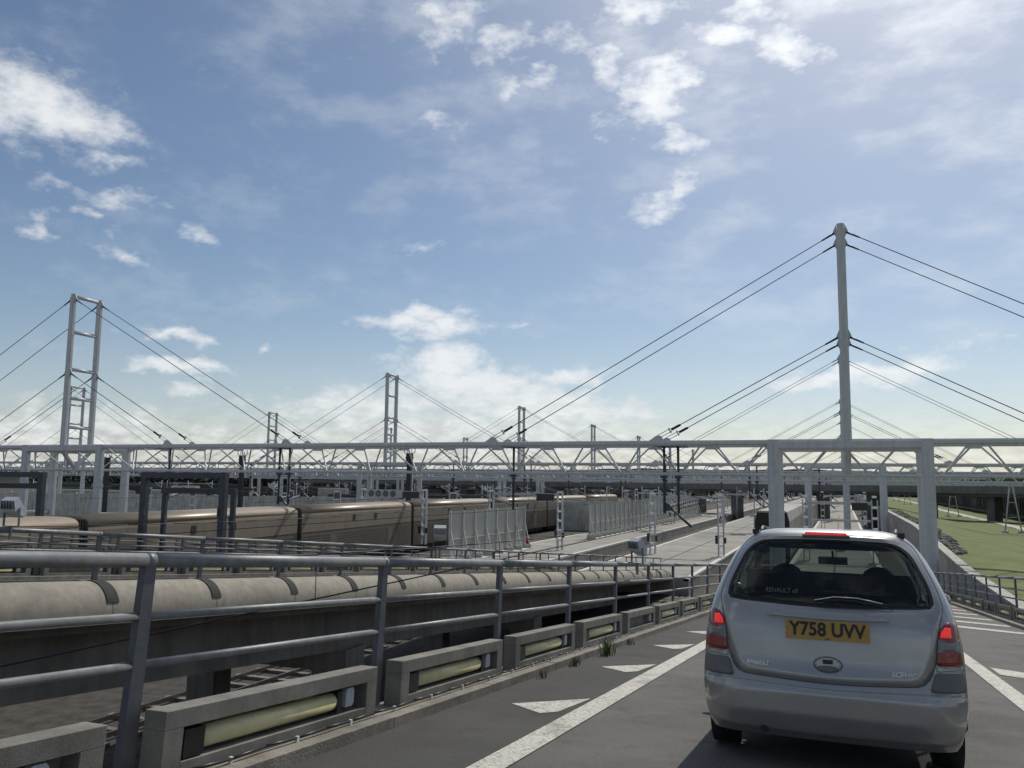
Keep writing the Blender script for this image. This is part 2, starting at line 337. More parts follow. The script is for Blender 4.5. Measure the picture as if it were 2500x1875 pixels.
# ------------------------------------------------------------------ ramps
BL_P = 2.66
def beam_block():
    """precast parapet unit with its marker lamp; local x towards the road is +, y along, z up from the kerb"""
    b = MB()
    b.box(-.15, 0, 0, 2.27, .245, .345); b.box(-.15, 0, 0, .15, -.02, .245); b.box(-.15, 0, 2.12, 2.27, -.02, .245); b.box(-.15, 0.0, .15, 2.12, -.02, .065)
    b.box(-.148, -.115, .15, 2.12, .065, .245)
    import bmesh
    me = b.mesh('frame'); bm = bmesh.new(); bm.from_mesh(me); bmesh.ops.bevel(bm, geom=bm.edges[:], offset=.003, segments=1, affect='EDGES'); bm.to_mesh(me); bm.free()
    return me
def lamp_mesh():
    b = MB(); h = []
    for i in range(9): a = math.pi * (i / 8 - .5); h.append((-.085 + .055 * math.cos(a) + .01, .150 + .062 * math.sin(a)))
    b.prism([(-.10, .088), *h, (-.10, .212)], .34, 1.74, 'y', True); return b.mesh('lamp_tube')
def lamp_cap():
    b = MB(); b.box(-.115, -.008, .17, .335, .075, .225); b.box(-.115, -.02, 1.745, 1.80, .08, .22); return b.mesh('lamp_mount')
def plate():
    b = MB(); b.prism([(1.86, .10), (1.95, .10), (1.97, .12), (1.97, .21), (1.95, .23), (1.88, .23), (1.86, .21)], -.06, -.02, 'x'); return b.mesh('cover_plate')
FR, LT, LC, CP = beam_block(), lamp_mesh(), lamp_cap(), plate()
for me, m in ((FR, 'block_concrete'), (LT, 'lamp_cream'), (LC, 'black_plastic'), (CP, 'grey_plate')): me.materials.append(MATS[m])
def block(x, y, dz, side, label, group, lamp=True):
    o = thing('parapet_block', (x, y, road_z(y, dz) + .10), label, 'parapet block', group, (-SL, 0, 0))
    o.scale = (side, 1, 1)
    place('frame', FR, None, o)
    if lamp: place('lamp_tube', LT, None, o); place('lamp_mount', LC, None, o)
    place('cover_plate', CP, None, o)
    return o
PM = MB().bar((0, 0, .30), (0, 0, 1.24), .022, .13, (0, 1, 0)); PM.bar((0, 0, .30), (0, 0, .62), .05, .13, (0, 1, 0))
PM.box(-.045, .045, -.09, .09, .28, .31)
POST = MB().prism([(-.058, -.2), (.058, -.2), (.040, 1.21), (-.040, 1.21)], -.024, .024, 'x').mesh('post'); POST.materials.append(MATS['post_steel'])
def railing(x, y0, n, dz, label, group, h=1.235, shift=0.0, yend=None):
    y1 = y0 + BL_P * (n - 1)
    o = thing('guard_railing', (x, y0, road_z(y0, dz)), label, 'railing', group, (-SL, 0, 0))
    Ls = (y1 - y0) / math.cos(SL); st = BL_P / math.cos(SL)
    for k in range(n):
        place('post', POST, None, o, (0, k * st, 0))
    b = MB()
    for k in range(n - 1):
        b.tube((0, k * st - (1.6 if k == 0 else 0) + .004, h), (0, (k + 1) * st - .004, h), .040, 14)
    for k in range(n): b.tube((0, k * st - .03, h), (0, k * st + .03, h), .0405, 14)
    b.build('top_rail', 'galvanised', o)
    for hh in (.93, .67):
        b = MB()
        for k in range(n - 1):
            # rails meet the post plates with a slightly cranked end
            b.tube((.0, k * st + .035 if k else -1.6, hh), (.0, (k + 1) * st - .035, hh), .024, 10)
        b.build('mid_rail', 'galvanised', o)
    return o
def cornice_profile(off=0.0, a0=0, a1=90, n=22):
    out = []
    for i in range(n + 1):
        a = R(a0 + (a1 - a0) * i / n); out.append(((.50 + off) * math.sin(a), -.10 + (.52 + off) * math.cos(a)))
    return out
cp = cornice_profile(); CORN = MB().prism([(-.1, .42)] + cp + [(.50, -.16), (-.1, -.16)], .004, BL_P - .004, 'y', False).mesh('cornice'); CORN.materials.append(MATS['cornice_concrete'])
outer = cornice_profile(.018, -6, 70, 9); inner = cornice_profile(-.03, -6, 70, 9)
BAND = MB().prism(outer + inner[::-1], -.13, .13, 'y').mesh('edge_band'); BAND.materials.append(MATS['dark_band'])  # near-black curved band lying over the cornice at each railing post
def ramp(xl, xr, dz, y0, y1, first, name_lab, corn_right=False):
    o = MB(); o.box(xl - .12, xr + .12, y0, y1, road_z(0, dz) - .45, road_z(0, dz), -G)
    d = tag(o.build('ramp_deck', 'deck_concrete'), kind='structure')
    b = MB(); b.box(xl + 1.0, xl + 2.0, y0, y1 - 12, road_z(0, dz) - 1.7, road_z(0, dz) - .45, -G); b.box(xr - 2.0, xr - 1.0, y0, y1 - 12, road_z(0, dz) - 1.7, road_z(0, dz) - .45, -G); b.build('girder', 'deck_concrete', d)
    y = 6.0
    while y < y1 - 22:
        b = MB(); ztop = road_z(y, dz) - 1.68
        b.box(xl + .9, xr - .9, y - .5, y + .5, ztop - .6, ztop + .02); b.box(xl + 1.1, xl + 2.1, y - .4, y + .4, 0, ztop - .6); b.box(xr - 2.1, xr - 1.1, y - .4, y + .4, 0, ztop - .6)
        b.build('pier', 'deck_concrete', d); y += 16
    tag(MB().box(xl + .33, xr - .33, y0, y1, road_z(0, dz) + .0, road_z(0, dz) + .004, -G).build('road', 'asphalt'), kind='structure')
    for s, xe in ((1, xl), (-1, xr)):
        b = MB(); a, c = sorted((xe - s * .04, xe + s * .37)); k = y0
        while k < y1 - .1:
            b.box(a, c, k + .006, min(k + 1.994, y1), road_z(0, dz) - .01, road_z(0, dz) + .085 + random.uniform(-.004, .004), -G); k += 2.0
        tag(b.build('kerb', 'kerb_concrete'), kind='structure')
    return d
YE = 63.6
# ramp 1: the road the camera stands on
ramp(-3.62, 4.45, 0, -14, YE, 0, '')
GR1 = 'guard railings of the ramps'
railing(-3.64, 3.70 - 2 * BL_P, 25, 0, 'galvanised tube railing beside the cream marker lamps left of the silver car', GR1)
railing(4.45, 3.68 - 2 * BL_P, 25, 0, 'tube railing between the silver car\'s road and the grass bank', GR1)
for k in range(-2, 21):
    y = 6.40 + BL_P * k
    miss = (k == 3)
    block(-3.42, y, 0, 1, 'concrete parapet block whose lamp tube is missing, left of the silver car' if miss else 'concrete parapet block with cream lamp tube, left of the silver car', 'lamp blocks on the left kerb of the car\'s road', not miss)
    block(4.29, y, 0, -1, 'concrete parapet block below the railing beside the grass bank', 'lamp blocks on the grass side kerb', k % 4 != 1)
# cable clipped along the left kerb
cb = thing('kerb_cable', (-3.40, 0, road_z(0) + .10), 'thin black cable clipped along the kerb below the cream lamps', 'cable', None, (-SL, 0, 0))
pts = [(.02 + .006 * math.sin(i * 2.1), -1 + i * .33, .012 + .010 * abs(math.sin(i * math.pi / 2))) for i in range(150)]
MB().path(pts, .009, 6).build('wire', 'black_plastic', cb)
clip = MB().box(.010, .030, -.012, .012, -.012, .024).mesh('clip'); clip.materials.append(MATS['insulator'])
for i in range(0, 150, 2): place('clip', clip, None, cb, (0, -1 + i * .33, 0))
# shoulder, markings
tag(MB().box(-3.25, -2.29, -14, YE, road_z(0) + .004, road_z(0) + .008, -G).build('shoulder', 'asphalt_dark'), kind='structure')
rp = thing('road_marking', (0, 0, road_z(0)), 'worn white edge line left of the silver car', 'road marking'); 
def mark(o, poly, z=.012):
    b = MB(); b.add([(x, y, z - G * y) for x, y in poly], [tuple(range(len(poly)))]); return b.build('paint', 'road_paint', o)
mark(rp, [(-2.28, -14), (-2.06, -14), (-2.06, YE), (-2.28, YE)])
rp = thing('road_marking', (0, 0, road_z(0)), 'white edge line between the silver car and the hatched strip', 'road marking')
mark(rp, [(1.64, -14), (1.86, -14), (1.86, YE), (1.64, YE)])
rp = thing('road_marking', (0, 0, road_z(0)), 'white pointed wedges painted between the edge line and the lamp kerb', 'road marking')
for k in range(-2, 17):
    y = 3.12 * k; mark(rp, [(-2.87, 7.52 + y), (-2.49, 7.22 + y), (-2.38, 7.38 + y), (-2.32, 8.22 + y)])
rp = thing('road_marking', (0, 0, road_z(0)), 'slanting white hatch bars painted on the strip towards the grass', 'road marking')
for y in (14.4, 25.4, 28.2, 31.0, 33.8, 36.6, 39.4):
    mark(rp, [(1.93, y), (3.95, y - 2.05), (3.95, y - 2.75), (1.93, y - .9)])
# weeds along the kerb
for i, (x, y, n, h, lab) in enumerate(((-3.12, 11.9, 60, .30, 'largest tuft of weeds growing at the foot of the kerb'), (-3.17, 10.5, 34, .14, 'low weeds at the kerb beside the largest tuft'), (-3.16, 9.2, 14, .10, 'tiny sprig of weed at the kerb near the cream lamps'), (-3.18, 13.6, 16, .12, 'small sprig of weeds on the kerb past the largest tuft'))):
    b = MB()
    for k in range(n):
        a = random.random() * 6.28; rr = random.random() * (.05 + .12 * h / .3); px, py = rr * math.cos(a) * .6, rr * math.sin(a) * 1.8; hh = h * random.uniform(.35, 1); lx, ly = random.uniform(-.1, .12) * h * 3, random.uniform(-.12, .12) * h * 3
        w_ = .004; m1 = (px + lx * .35, py + ly * .35, hh * .6)
        b.add([(px - w_, py, 0), (px + w_, py, 0), (m1[0] + w_, m1[1], m1[2]), (m1[0] - w_, m1[1], m1[2]), (px + lx, py + ly, hh)], [(0, 1, 2, 3), (3, 2, 4)])
    tag(b.build('weed_tuft', 'weed', None, (x, y, road_z(y) + .008)), lab, 'weed', 'weeds along the kerb')
# ramps 2 and 3
for xl, xr, dz, nm in ((-20.0, -12.34, .14, 'second'), (-39.6, -31.9, .20, 'third')):
    ramp(xl, xr, dz, -14, YE + dz / G, 0, nm)
    where = 'next to the car\'s ramp' if nm == 'second' else 'beside the beige train'
    y0 = 11.6 - 6 * BL_P if nm == 'second' else 1.0
    n = 26 if nm == 'second' else 24
    railing(xr, y0, n, dz, 'tube railing above the rounded concrete edge of the ramp ' + where, GR1)
    railing(xl, y0, n, dz, 'tube railing on the far side of the ramp ' + where, GR1)
    for k in range(n - 1):
        y = y0 + .12 + BL_P * k
        block(xl + .16, y, dz, 1, 'lamp block on the far kerb of the ramp ' + where, 'lamp blocks on the far kerb of the ramp ' + where, k % 5 != 3)
        block(xr - .16, y, dz, -1, 'parapet block on the near kerb of the ramp ' + where, 'parapet blocks on the near kerb of the ramp ' + where, k % 5 != 2)
    e = thing('concrete_edge', (xr + .03, y0, road_z(y0, dz)), 'rounded pale concrete edge with dark bands, on the ramp ' + where, 'edge beam', None, (-SL, 0, 0))
    for k in range(-2, n):
        st = BL_P / math.cos(SL)
        place('cornice', CORN, None, e, (0, k * st, 0))
        if k >= 0: place('edge_band', BAND, None, e, (0, k * st, 0))
    MB().box(-.2, .62, -2 * BL_P, n * BL_P, -.26, -.165).build('ledge', 'cornice_concrete', e)
# flood lights fixed to the railings
def flood(x, y, z, s, rz, lab):
    o = thing('flood_light', (x, y, z), lab, 'flood light', 'flood lights on the railings', (0, 0, rz)); o.scale = (s, s, s)
    b = MB(); b.prism([(-.16, -.02), (.10, .10), (.16, .34), (.02, .42), (-.20, .14)], -.17, .17, 'x'); h = b.build('housing', 'grey_plate', o)
    b = MB(); b.prism([(-.205, .145), (-.165, -.03), (-.18, -.035), (-.22, .14)], -.15, .15, 'x'); b.build('lens', 'lens_clear', h)
    b = MB()
    for i in range(5): b.box(-.15 + .07 * i, -.135 + .07 * i, .05, .18, .16, .34)
    b.build('cooling_fin', 'galvanised', h)
    b = MB(); b.bar((-.19, 0, -.22), (-.19, 0, .18), .02, .05); b.bar((.19, 0, -.22), (.19, 0, .18), .02, .05); b.bar((-.2, 0, -.22), (.2, 0, -.22), .05, .02, (0, 0, 1)); b.bar((0, 0, -.22), (0, 0, -.5), .05, .05)
    b.build('bracket', 'galvanised', o); return o
flood(-12.30, 25.5, road_z(25.5, .14) + 1.52, 1.15, R(205), 'grey flood light tilted over the railing in front of the clear noise barrier')
flood(-3.55, 15.7, road_z(15.7) + 1.42, .72, R(150), 'grey flood light on the railing by the left kerb of the car\'s road')
flood(-12.30, 9.9, road_z(9.9, .14) + 1.46, .72, R(190), 'grey flood light on the railing in front of the beige train\'s near end')

# ------------------------------------------------------------------ car
car = thing('car', (-.125, 6.25, road_z(6.25) + .012), 'silver compact people carrier with yellow number plate and brake lights on', 'car', None, (-SL, 0, R(-.6)))
def lerp(t, tab):
    for (a, va), (b_, vb) in zip(tab, tab[1:]):
        if t <= b_:
            k = (t - a) / (b_ - a) if b_ > a else 0; k = max(0, min(1, k)); return va + (vb - va) * k
    return tab[-1][1]
W_ = [(.18, .79), (.26, .822), (.34, .842), (.45, .858), (.55, .862), (.70, .861), (.85, .853), (1.0, .826), (1.1, .80), (1.2, .765), (1.3, .725), (1.4, .68), (1.48, .632), (1.54, .585), (1.585, .53), (1.615, .45), (1.635, .30), (1.645, .12)]
Y0_ = [(.18, .10), (.24, .04), (.36, .005), (.50, .0), (.60, .03), (.68, .06), (.80, .065), (.95, .075), (1.05, .10), (1.15, .145), (1.3, .24), (1.45, .345), (1.52, .40), (1.56, .42), (1.60, .47), (1.62, .56), (1.635, .75), (1.645, 1.1)]
YF_ = [(.18, 4.0), (.35, 4.12), (.6, 4.14), (.75, 4.02), (.85, 3.8), (.95, 3.45), (1.0, 3.2), (1.05, 3.0), (1.2, 2.75), (1.4, 2.4), (1.5, 2.2), (1.58, 1.98), (1.62, 1.8), (1.645, 1.4)]
def yrear(x, z):
    w = lerp(z, W_); y0 = lerp(z, Y0_); rc = min(.24, w * .5); ax = abs(x)
    y = y0 + .055 * (ax / w) ** 2
    if ax > w - rc:
        k = min(1, (ax - (w - rc)) / rc); y = y0 + .055 * ((w - rc) / w) ** 2 + rc * .85 * (1 - math.sqrt(max(0, 1 - k * k)))
    return y
def outline(z, off=0.0):
    w = lerp(z, W_) + off; y0 = lerp(z, Y0_) - off; yf = lerp(z, YF_) + off; pts = []
    wr = lerp(z, W_)
    for i in range(11):                                   # rear, centre to corner
        x = (wr - .24 if wr > .5 else wr * .5) * i / 10; pts.append((x * w / wr, yrear(x, z) - off))
    rc = min(.24, wr * .5)
    for i in range(1, 9):
        a = i / 8 * math.pi / 2; x = wr - rc + rc * math.sin(a); pts.append((x * w / wr, yrear(min(x, wr * .99999), z) - off))
    ys = pts[-1][1]
    ye = yf - .45
    for i in range(1, 25): pts.append((w, ys + (ye - ys) * i / 24))
    for i in range(1, 9):
        a = i / 8 * math.pi / 2; pts.append((w - (w * .55) * (1 - math.cos(a)), ye + .38 * math.sin(a)))
    for i in range(1, 6): pts.append((w * .45 * (1 - i / 5), ye + .38 + .07 * (i / 5)))
    return pts
ZL = [.19, .24, .30, .36, .43, .50, .56, .60, .64, .68, .74, .80, .86, .92, .97, 1.02, 1.07, 1.12, 1.18, 1.24, 1.30, 1.36, 1.41, 1.45, 1.49, 1.53, 1.56, 1.585, 1.605, 1.62, 1.632, 1.641]
def shell(off, keep):
    b = MB(); rows = [outline(z, off) for z in ZL]; n = len(rows[0]); V = []; idx = {}
    for s in (1, -1):
        for j, row in enumerate(rows):
            for i, (x, y) in enumerate(row): idx[s, j, i] = len(V); V.append((s * x, y, ZL[j] - max(0, off) * 0 + (off if ZL[j] > 1.5 else 0)))
    F = []
    for s in (1, -1):
        for j in range(len(rows) - 1):
            for i in range(n - 1):
                xm = abs(sum(rows[jj][ii][0] for jj in (j, j + 1) for ii in (i, i + 1)) / 4); ym = sum(rows[jj][ii][1] for jj in (j, j + 1) for ii in (i, i + 1)) / 4; zm = (ZL[j] + ZL[j + 1]) / 2
                if not keep(xm, ym, zm, i): continue
                q = (idx[s, j, i], idx[s, j, i + 1], idx[s, j + 1, i + 1], idx[s, j + 1, i]); F.append(q if s > 0 else q[::-1])
    # roof cap
    top = [idx[1, len(rows) - 1, i] for i in range(n)] + [idx[-1, len(rows) - 1, i] for i in range(n - 1, -1, -1)]
    F.append(tuple(top)); b.add(V, F, True); return b
def side_win(y, z): return 1.03 < z < 1.46 and (.62 < y < 1.16 + (1.46 - z) * .0 or 1.24 < y < 2.02 or 2.10 < y < 2.62 + (1.2 - z) * .5)
def keep_body(x, y, z, i):
    if z > 1.07 and z < 1.545 and i < 15 and x < lerp(z, [(1.05, .66), (1.22, .645), (1.53, .52), (1.6, .5)]): return False          # behind the tailgate glass
    if z > 1.02 and z < 1.535 and i >= 44 and x < lerp(z, W_) * .93: return False     # windscreen
    if i > 18 and i < 44 and side_win(y, z): return False
    return True
shell(0, keep_body).build('body', 'car_silver', car)
shell(-.035, lambda x, y, z, i: keep_body(x, y, z, i) and z > .5).build('cabin_lining', 'cabin', car)
# patches laid on the rear skin: grid over an outline loop, ring between two loops
def skin(x, z, off): return (x, yrear(x, z) - off, z)
def fill(loop, off, name, m, parent, rings=5, c=None):
    cx = sum(p[0] for p in loop) / len(loop); cz = sum(p[1] for p in loop) / len(loop)
    if c: cx, cz = c
    V = []; n = len(loop)
    for k in range(rings):
        t = 1 - k / rings
        V += [skin(cx + (x - cx) * t, cz + (z - cz) * t, off) for x, z in loop]
    V.append(skin(cx, cz, off)); F = []
    for k in range(rings - 1):
        for i in range(n): F.append((k * n + i, k * n + (i + 1) % n, (k + 1) * n + (i + 1) % n, (k + 1) * n + i))
    for i in range(n): F.append(((rings - 1) * n + i, (rings - 1) * n + (i + 1) % n, rings * n))
    # edge skirt back to the body so that it has thickness
    o = len(V); V += [skin(x, z, off - .03) for x, z in loop]
    F += [((i + 1) % n, i, o + i, o + (i + 1) % n) for i in range(n)]
    b = MB(); b.add(V, F, True); return b.build(name, m, parent)
def ring(lo, li, off, name, m, parent, rings=6, off2=None):
    V = []; n = len(lo); off2 = off if off2 is None else off2
    V += [skin(x, z, off - .03) for x, z in lo]
    for k in range(rings + 1):
        t = k / rings; V += [skin(a[0] + (b_[0] - a[0]) * t, a[1] + (b_[1] - a[1]) * t, off) for a, b_ in zip(lo, li)]
    V += [skin(x, z, off2 - .02) for x, z in li]
    F = [(k * n + i, k * n + (i + 1) % n, (k + 1) * n + (i + 1) % n, (k + 1) * n + i) for k in range(rings + 2) for i in range(n)]
    b = MB(); b.add(V, F, True); return b.build(name, m, parent)
def rounded(pts, rad, k=6):
    out = []; n = len(pts)
    for i in range(n):
        p, a, b_ = Vector(pts[i]), Vector(pts[i - 1]), Vector(pts[(i + 1) % n]); rr = rad[i] if isinstance(rad, (list, tuple)) else rad
        da, db = (a - p), (b_ - p); rr = min(rr, da.length * .48, db.length * .48); s, e = p + da.normalized() * rr, p + db.normalized() * rr
        for j in range(k + 1):
            t = j / k; q = s * (1 - t) ** 2 + p * 2 * t * (1 - t) + e * t * t; out.append((q.x, q.y))
    return out
def dense(loop, n):
    L_ = [Vector(p) for p in loop] + [Vector(loop[0])]; d = [0]
    for a, b_ in zip(L_, L_[1:]): d.append(d[-1] + (b_ - a).length)
    out = []
    for k in range(n):
        t = d[-1] * k / n
        for i in range(len(L_) - 1):
            if d[i + 1] >= t: w_ = (t - d[i]) / max(1e-9, d[i + 1] - d[i]); q = L_[i].lerp(L_[i + 1], w_); out.append((q.x, q.y)); break
    return out
win = rounded([(-.69, 1.09), (0, 1.055), (.69, 1.09), (.668, 1.22), (.535, 1.525), (0, 1.545), (-.535, 1.525), (-.668, 1.22)], [.10, .3, .10, .12, .14, .3, .14, .12], 7)
gate = rounded([(-.60, .60), (0, .565), (.60, .60), (.665, .74), (.70, 1.0), (.735, 1.10), (.70, 1.24), (.565, 1.555), (0, 1.578), (-.565, 1.555), (-.70, 1.24), (-.735, 1.10), (-.70, 1.0), (-.665, .74)], [.08, .3, .08, .1, .1, .08, .1, .10, .3, .10, .1, .08, .1, .1], 6)
# start both loops at the same angle so that the ring does not twist
def byangle(loop, c=(0, 1.27), n=120):
    d = dense(loop, 600); out = []
    for k in range(n):
        a = 2 * math.pi * k / n - math.pi; best = min(d, key=lambda p: abs((math.atan2(p[1] - c[1], p[0] - c[0]) - a + math.pi) % (2 * math.pi) - math.pi)); out.append(best)
    return out
wl = byangle(win); gl = byangle(gate)
ring([(x * 1.012, z - .006 * (1 if z < 1 else -1)) for x, z in gl], gl, .004, 'tailgate_seam', 'car_grey', car, 1)
tg = ring(gl, wl, .012, 'tailgate', 'car_silver', car, 9, -.005)
fill([(x * .998, z) for x, z in wl], .006, 'rear_window', 'car_glass', car, 7, (0, 1.28)).location = (0, 0, 0)
ring(wl, [(x * .965, 1.28 + (z - 1.28) * .945) for x, z in wl], .0075, 'window_border', 'black_plastic', tg, 2)
# plate, lip, handle, badges
fill(rounded([(-.30, .83), (.30, .83), (.31, .99), (-.31, .99)], .03), .003, 'plate_recess', 'car_grey', tg, 3)
fill(rounded([(-.385, 1.015), (-.40, .995), (0, .985), (.40, .995), (.385, 1.015), (.22, 1.038), (-.22, 1.038)], .02, 4), .045, 'tailgate_lip', 'car_silver', tg, 4)
def flatpatch(name, m, parent, x0, x1, z0, z1, off, th=.006):
    yy = yrear(0, (z0 + z1) / 2) - off - .006
    return MB().box(x0, x1, yy, yy + th + .012, z0, z1).build(name, m, parent), yy
pl, py = flatpatch('number_plate', 'plate_yellow', car, -.272, .272, .848, .978, .026)
def text(s, size, x, y, z, m, parent, name, ext=.0015, off=.0, sx=1.0, width=None, font=None):
    cu = bpy.data.curves.new('t', 'FONT'); cu.body = s; cu.size = size; cu.extrude = ext; cu.offset = off; cu.align_x = 'CENTER'; cu.align_y = 'CENTER'; cu.resolution_u = 3
    o = bpy.data.objects.new('t', cu); C.objects.link(o); dg = bpy.context.evaluated_depsgraph_get(); me = bpy.data.meshes.new_from_object(o.evaluated_get(dg)); bpy.data.objects.remove(o)
    xs_ = [v.co.x for v in me.vertices]; k = sx if width is None else width / (max(xs_) - min(xs_))
    for v in me.vertices: v.co.x *= k
    me.name = name; q = place(name, me, m, parent, (x, y, z), (R(90), 0, 0)); return q
text('Y758 UVV', .125, 0, py - .002, .916, 'plate_black', pl, 'plate_lettering', .001, .0035, width=.50)
text('GB', .018, 0, py - .002, .858, 'plate_black', pl, 'plate_maker_mark', .001, 0, 1.2)
def ell(cx, cz, rx, rz, n=28): return [(cx + rx * math.cos(2 * math.pi * i / n), cz + rz * math.sin(2 * math.pi * i / n)) for i in range(n)]
h_ = fill(ell(0, .69, .090, .050), .013, 'tailgate_handle', 'car_silver', tg, 3)
ring(ell(0, .69, .095, .055), ell(0, .69, .088, .049), .0135, 'handle_seam', 'car_grey', tg, 1)
fill(ell(0, .664, .072, .020), .0145, 'handle_recess', 'car_grey', h_, 2)
fill(rounded([(-.032, .695), (.032, .695), (.032, .722), (-.032, .722)], .004), .017, 'handle_button', 'black_plastic', h_, 2)
text('RENAULT', .042, -.46, yrear(.46, .67) - .016, .667, 'badge', tg, 'badge_lettering', .003, .0015, width=.155).rotation_euler[2] = R(-7)
text('SCENIC', .046, .475, yrear(.475, .67) - .016, .662, 'badge', tg, 'badge_lettering', .003, .001, width=.155).rotation_euler[2] = R(7)
# bumper, corner trims, lamps
bl = rounded([(-.815, .245), (0, .225), (.815, .245), (.853, .56), (.60, .555), (0, .53), (-.60, .555), (-.853, .56)], [.1, .3, .1, .05, .1, .3, .1, .05], 6)
fill(dense(bl, 140), .028, 'bumper', 'car_silver', car, 9, (0, .42))
for s in (1, -1):
    fill(dense(rounded([(s * .625, .575), (s * .852, .575), (s * .850, .69), (s * .665, .69)], .025), 60), .022, 'bumper_corner', 'car_grey', car, 4)
    lampo = dense(rounded([(s * .672, .735), (s * .842, .735), (s * .818, 1.005), (s * .765, 1.02), (s * .70, .955)], [.015, .012, .02, .05, .06]), 60)
    tl = fill(lampo, .014, 'tail_lamp', 'lens_red', car, 5)
    fill(rounded([(s * .680, .815), (s * .836, .815), (s * .831, .905), (s * .690, .905)], .006), .019, 'clear_lens', 'lens_clear', tl, 4)
    fill(rounded([(s * .700, .915), (s * .775, .915), (s * .772, .975), (s * .735, .982), (s * .712, .955)], .008), .020, 'brake_light', 'lens_lit', tl, 3)
    b = MB()
    for i in range(9):
        xx = s * (.697 + .0095 * i); z0_, z1_ = .914, .972
        b.add([skin(xx - .0014, z0_, .0225), skin(xx + .0014, z0_, .0225), skin(xx + .0014, z1_, .0225), skin(xx - .0014, z1_, .0225)], [(0, 1, 2, 3)])
    b.build('lens_rib', 'lens_red', tl)
    fill(rounded([(s * .672, .698), (s * .846, .698), (s * .842, .730), (s * .674, .730)], .006), .013, 'lamp_base', 'car_silver', car, 3)
bk = MB(); bk.prism([(-.15, 1.574), (.15, 1.574), (.14, 1.592), (-.14, 1.592)], yrear(0, 1.575) - .035, yrear(0, 1.575) + .02, 'y'); bo = bk.build('high_brake_light', 'lens_lit', car)
MB().box(-.165, .165, yrear(0, 1.56) - .03, yrear(0, 1.56) + .04, 1.560, 1.573).build('brake_light_base', 'car_grey', bo)
b = MB()
for i in range(14): b.box(-.138 + i * .0205, -.133 + i * .0205, yrear(0, 1.575) - .038, yrear(0, 1.575) - .034, 1.575, 1.591)
b.build('lens_rib', 'lens_red', bo)
# wiper
pts = [(-.02, 1.115), (.10, 1.122), (.22, 1.118), (.34, 1.098), (.42, 1.078)]
MB().path([skin(x, z, .03) for x, z in pts], .006, 6).build('wiper_arm', 'black_plastic', tg)
MB().path([skin(x, z + .012, .024) for x, z in [(-.08, 1.10), (.05, 1.128), (.2, 1.127), (.36, 1.10)]], .005, 6).build('wiper_blade', 'badge', tg)
# window sticker
text('RENAULT elf', .05, -.30, yrear(.3, 1.165) - .018, 1.165, 'car_grey', tg, 'window_sticker', .0004, 0, width=.22).rotation_euler = (R(67), 0, R(-4))
# roof rails
for s in (1, -1):
    MB().path([(s * .485, .72, 1.60), (s * .49, .82, 1.632), (s * .50, 1.0, 1.645), (s * .50, 1.5, 1.65), (s * .49, 1.8, 1.64)], .011, 8).build('roof_rail', 'car_grey', car)
    MB().box(s * .515 - .025, s * .515 + .025, .56, .66, 1.575, 1.608).build('rail_foot', 'black_plastic', car)
    # side glass and mirrors
    for y0_, y1_ in ((.62, 1.16), (1.24, 2.02), (2.10, 2.75)):
        V = []; 
        for z in (1.03, 1.15, 1.30, 1.46):
            V += [(s * (lerp(z, W_) - .008), y0_ - .02, z), (s * (lerp(z, W_) - .008), y1_ + .02 - (0 if y1_ < 2.5 else (z - 1.03) * .6), z)]
        b = MB(); b.add(V, [(0, 1, 3, 2), (2, 3, 5, 4), (4, 5, 7, 6)]); b.build('side_window', 'car_glass', car)
    b = MB(); b.ball((s * .93, 2.75, 1.08), .09, .055, .07); b.bar((s * .82, 2.76, 1.02), (s * .92, 2.76, 1.05), .05, .04); b.build('door_mirror', 'car_silver', car)
    for yw in (.72, 3.30):
        t = MB().tube((s * .66, yw, .315), (s * .845, yw, .315), .315, 28).build('wheel', 'tyre', car)
        MB().tube((s * .80, yw, .315), (s * .852, yw, .315), .19, 18).build('rim', 'wheel_rim', t)
        b = MB(); n = 20; P = []
        for i in range(n + 1): a = math.pi * i / n; P += [(s * .80, yw + .37 * math.cos(a), .32 + .37 * math.sin(a)), (s * .864, yw + .37 * math.cos(a), .32 + .37 * math.sin(a))]
        P2 = [(s * .8605, yw + .37 * math.cos(math.pi * i / n), .32 + .37 * math.sin(math.pi * i / n)) for i in range(n + 1)]
        b.add(P2 + [(s * .8605, yw, .2)], [(i, i + 1, n + 1) for i in range(n)]); b.build('wheel_arch', 'car_seam', car)
# underside, exhaust, cabin
MB().box(-.60, .60, .30, 3.9, .19, .30).build('underbody', 'car_seam', car)
MB().tube((-.42, .02, .24), (-.42, .35, .24), .028, 10).build('exhaust', 'car_seam', car)
V = [skin(0, 0, 0)]
b = MB(); rows = [outline(z, -.012) for z in (1.0, 1.1, 1.2, 1.3, 1.4, 1.5, 1.54)]; V = []
for row, z in zip(rows, (1.0, 1.1, 1.2, 1.3, 1.4, 1.5, 1.54)):
    fr = [p for p in row[-14:]]; line = [(x, y, z) for x, y in fr] + [(-x, y, z) for x, y in fr[::-1]]; V += line; nl = len(line)
b.add(V, [(j * nl + i, j * nl + i + 1, (j + 1) * nl + i + 1, (j + 1) * nl + i) for j in range(len(rows) - 1) for i in range(nl - 1)], True); b.build('windscreen', 'windscreen_glass', car)
MB().box(-.66, .66, .24, .98, 1.085, 1.10).build('parcel_shelf', 'cabin', car)
MB().prism([(.98, .5), (1.10, .5), (.94, 1.30), (.86, 1.30)], -.62, .62, 'x').build('rear_seat', 'cabin', car)
MB().box(-.78, .78, 2.55, 3.1, .80, 1.045).build('dashboard', 'cabin', car)
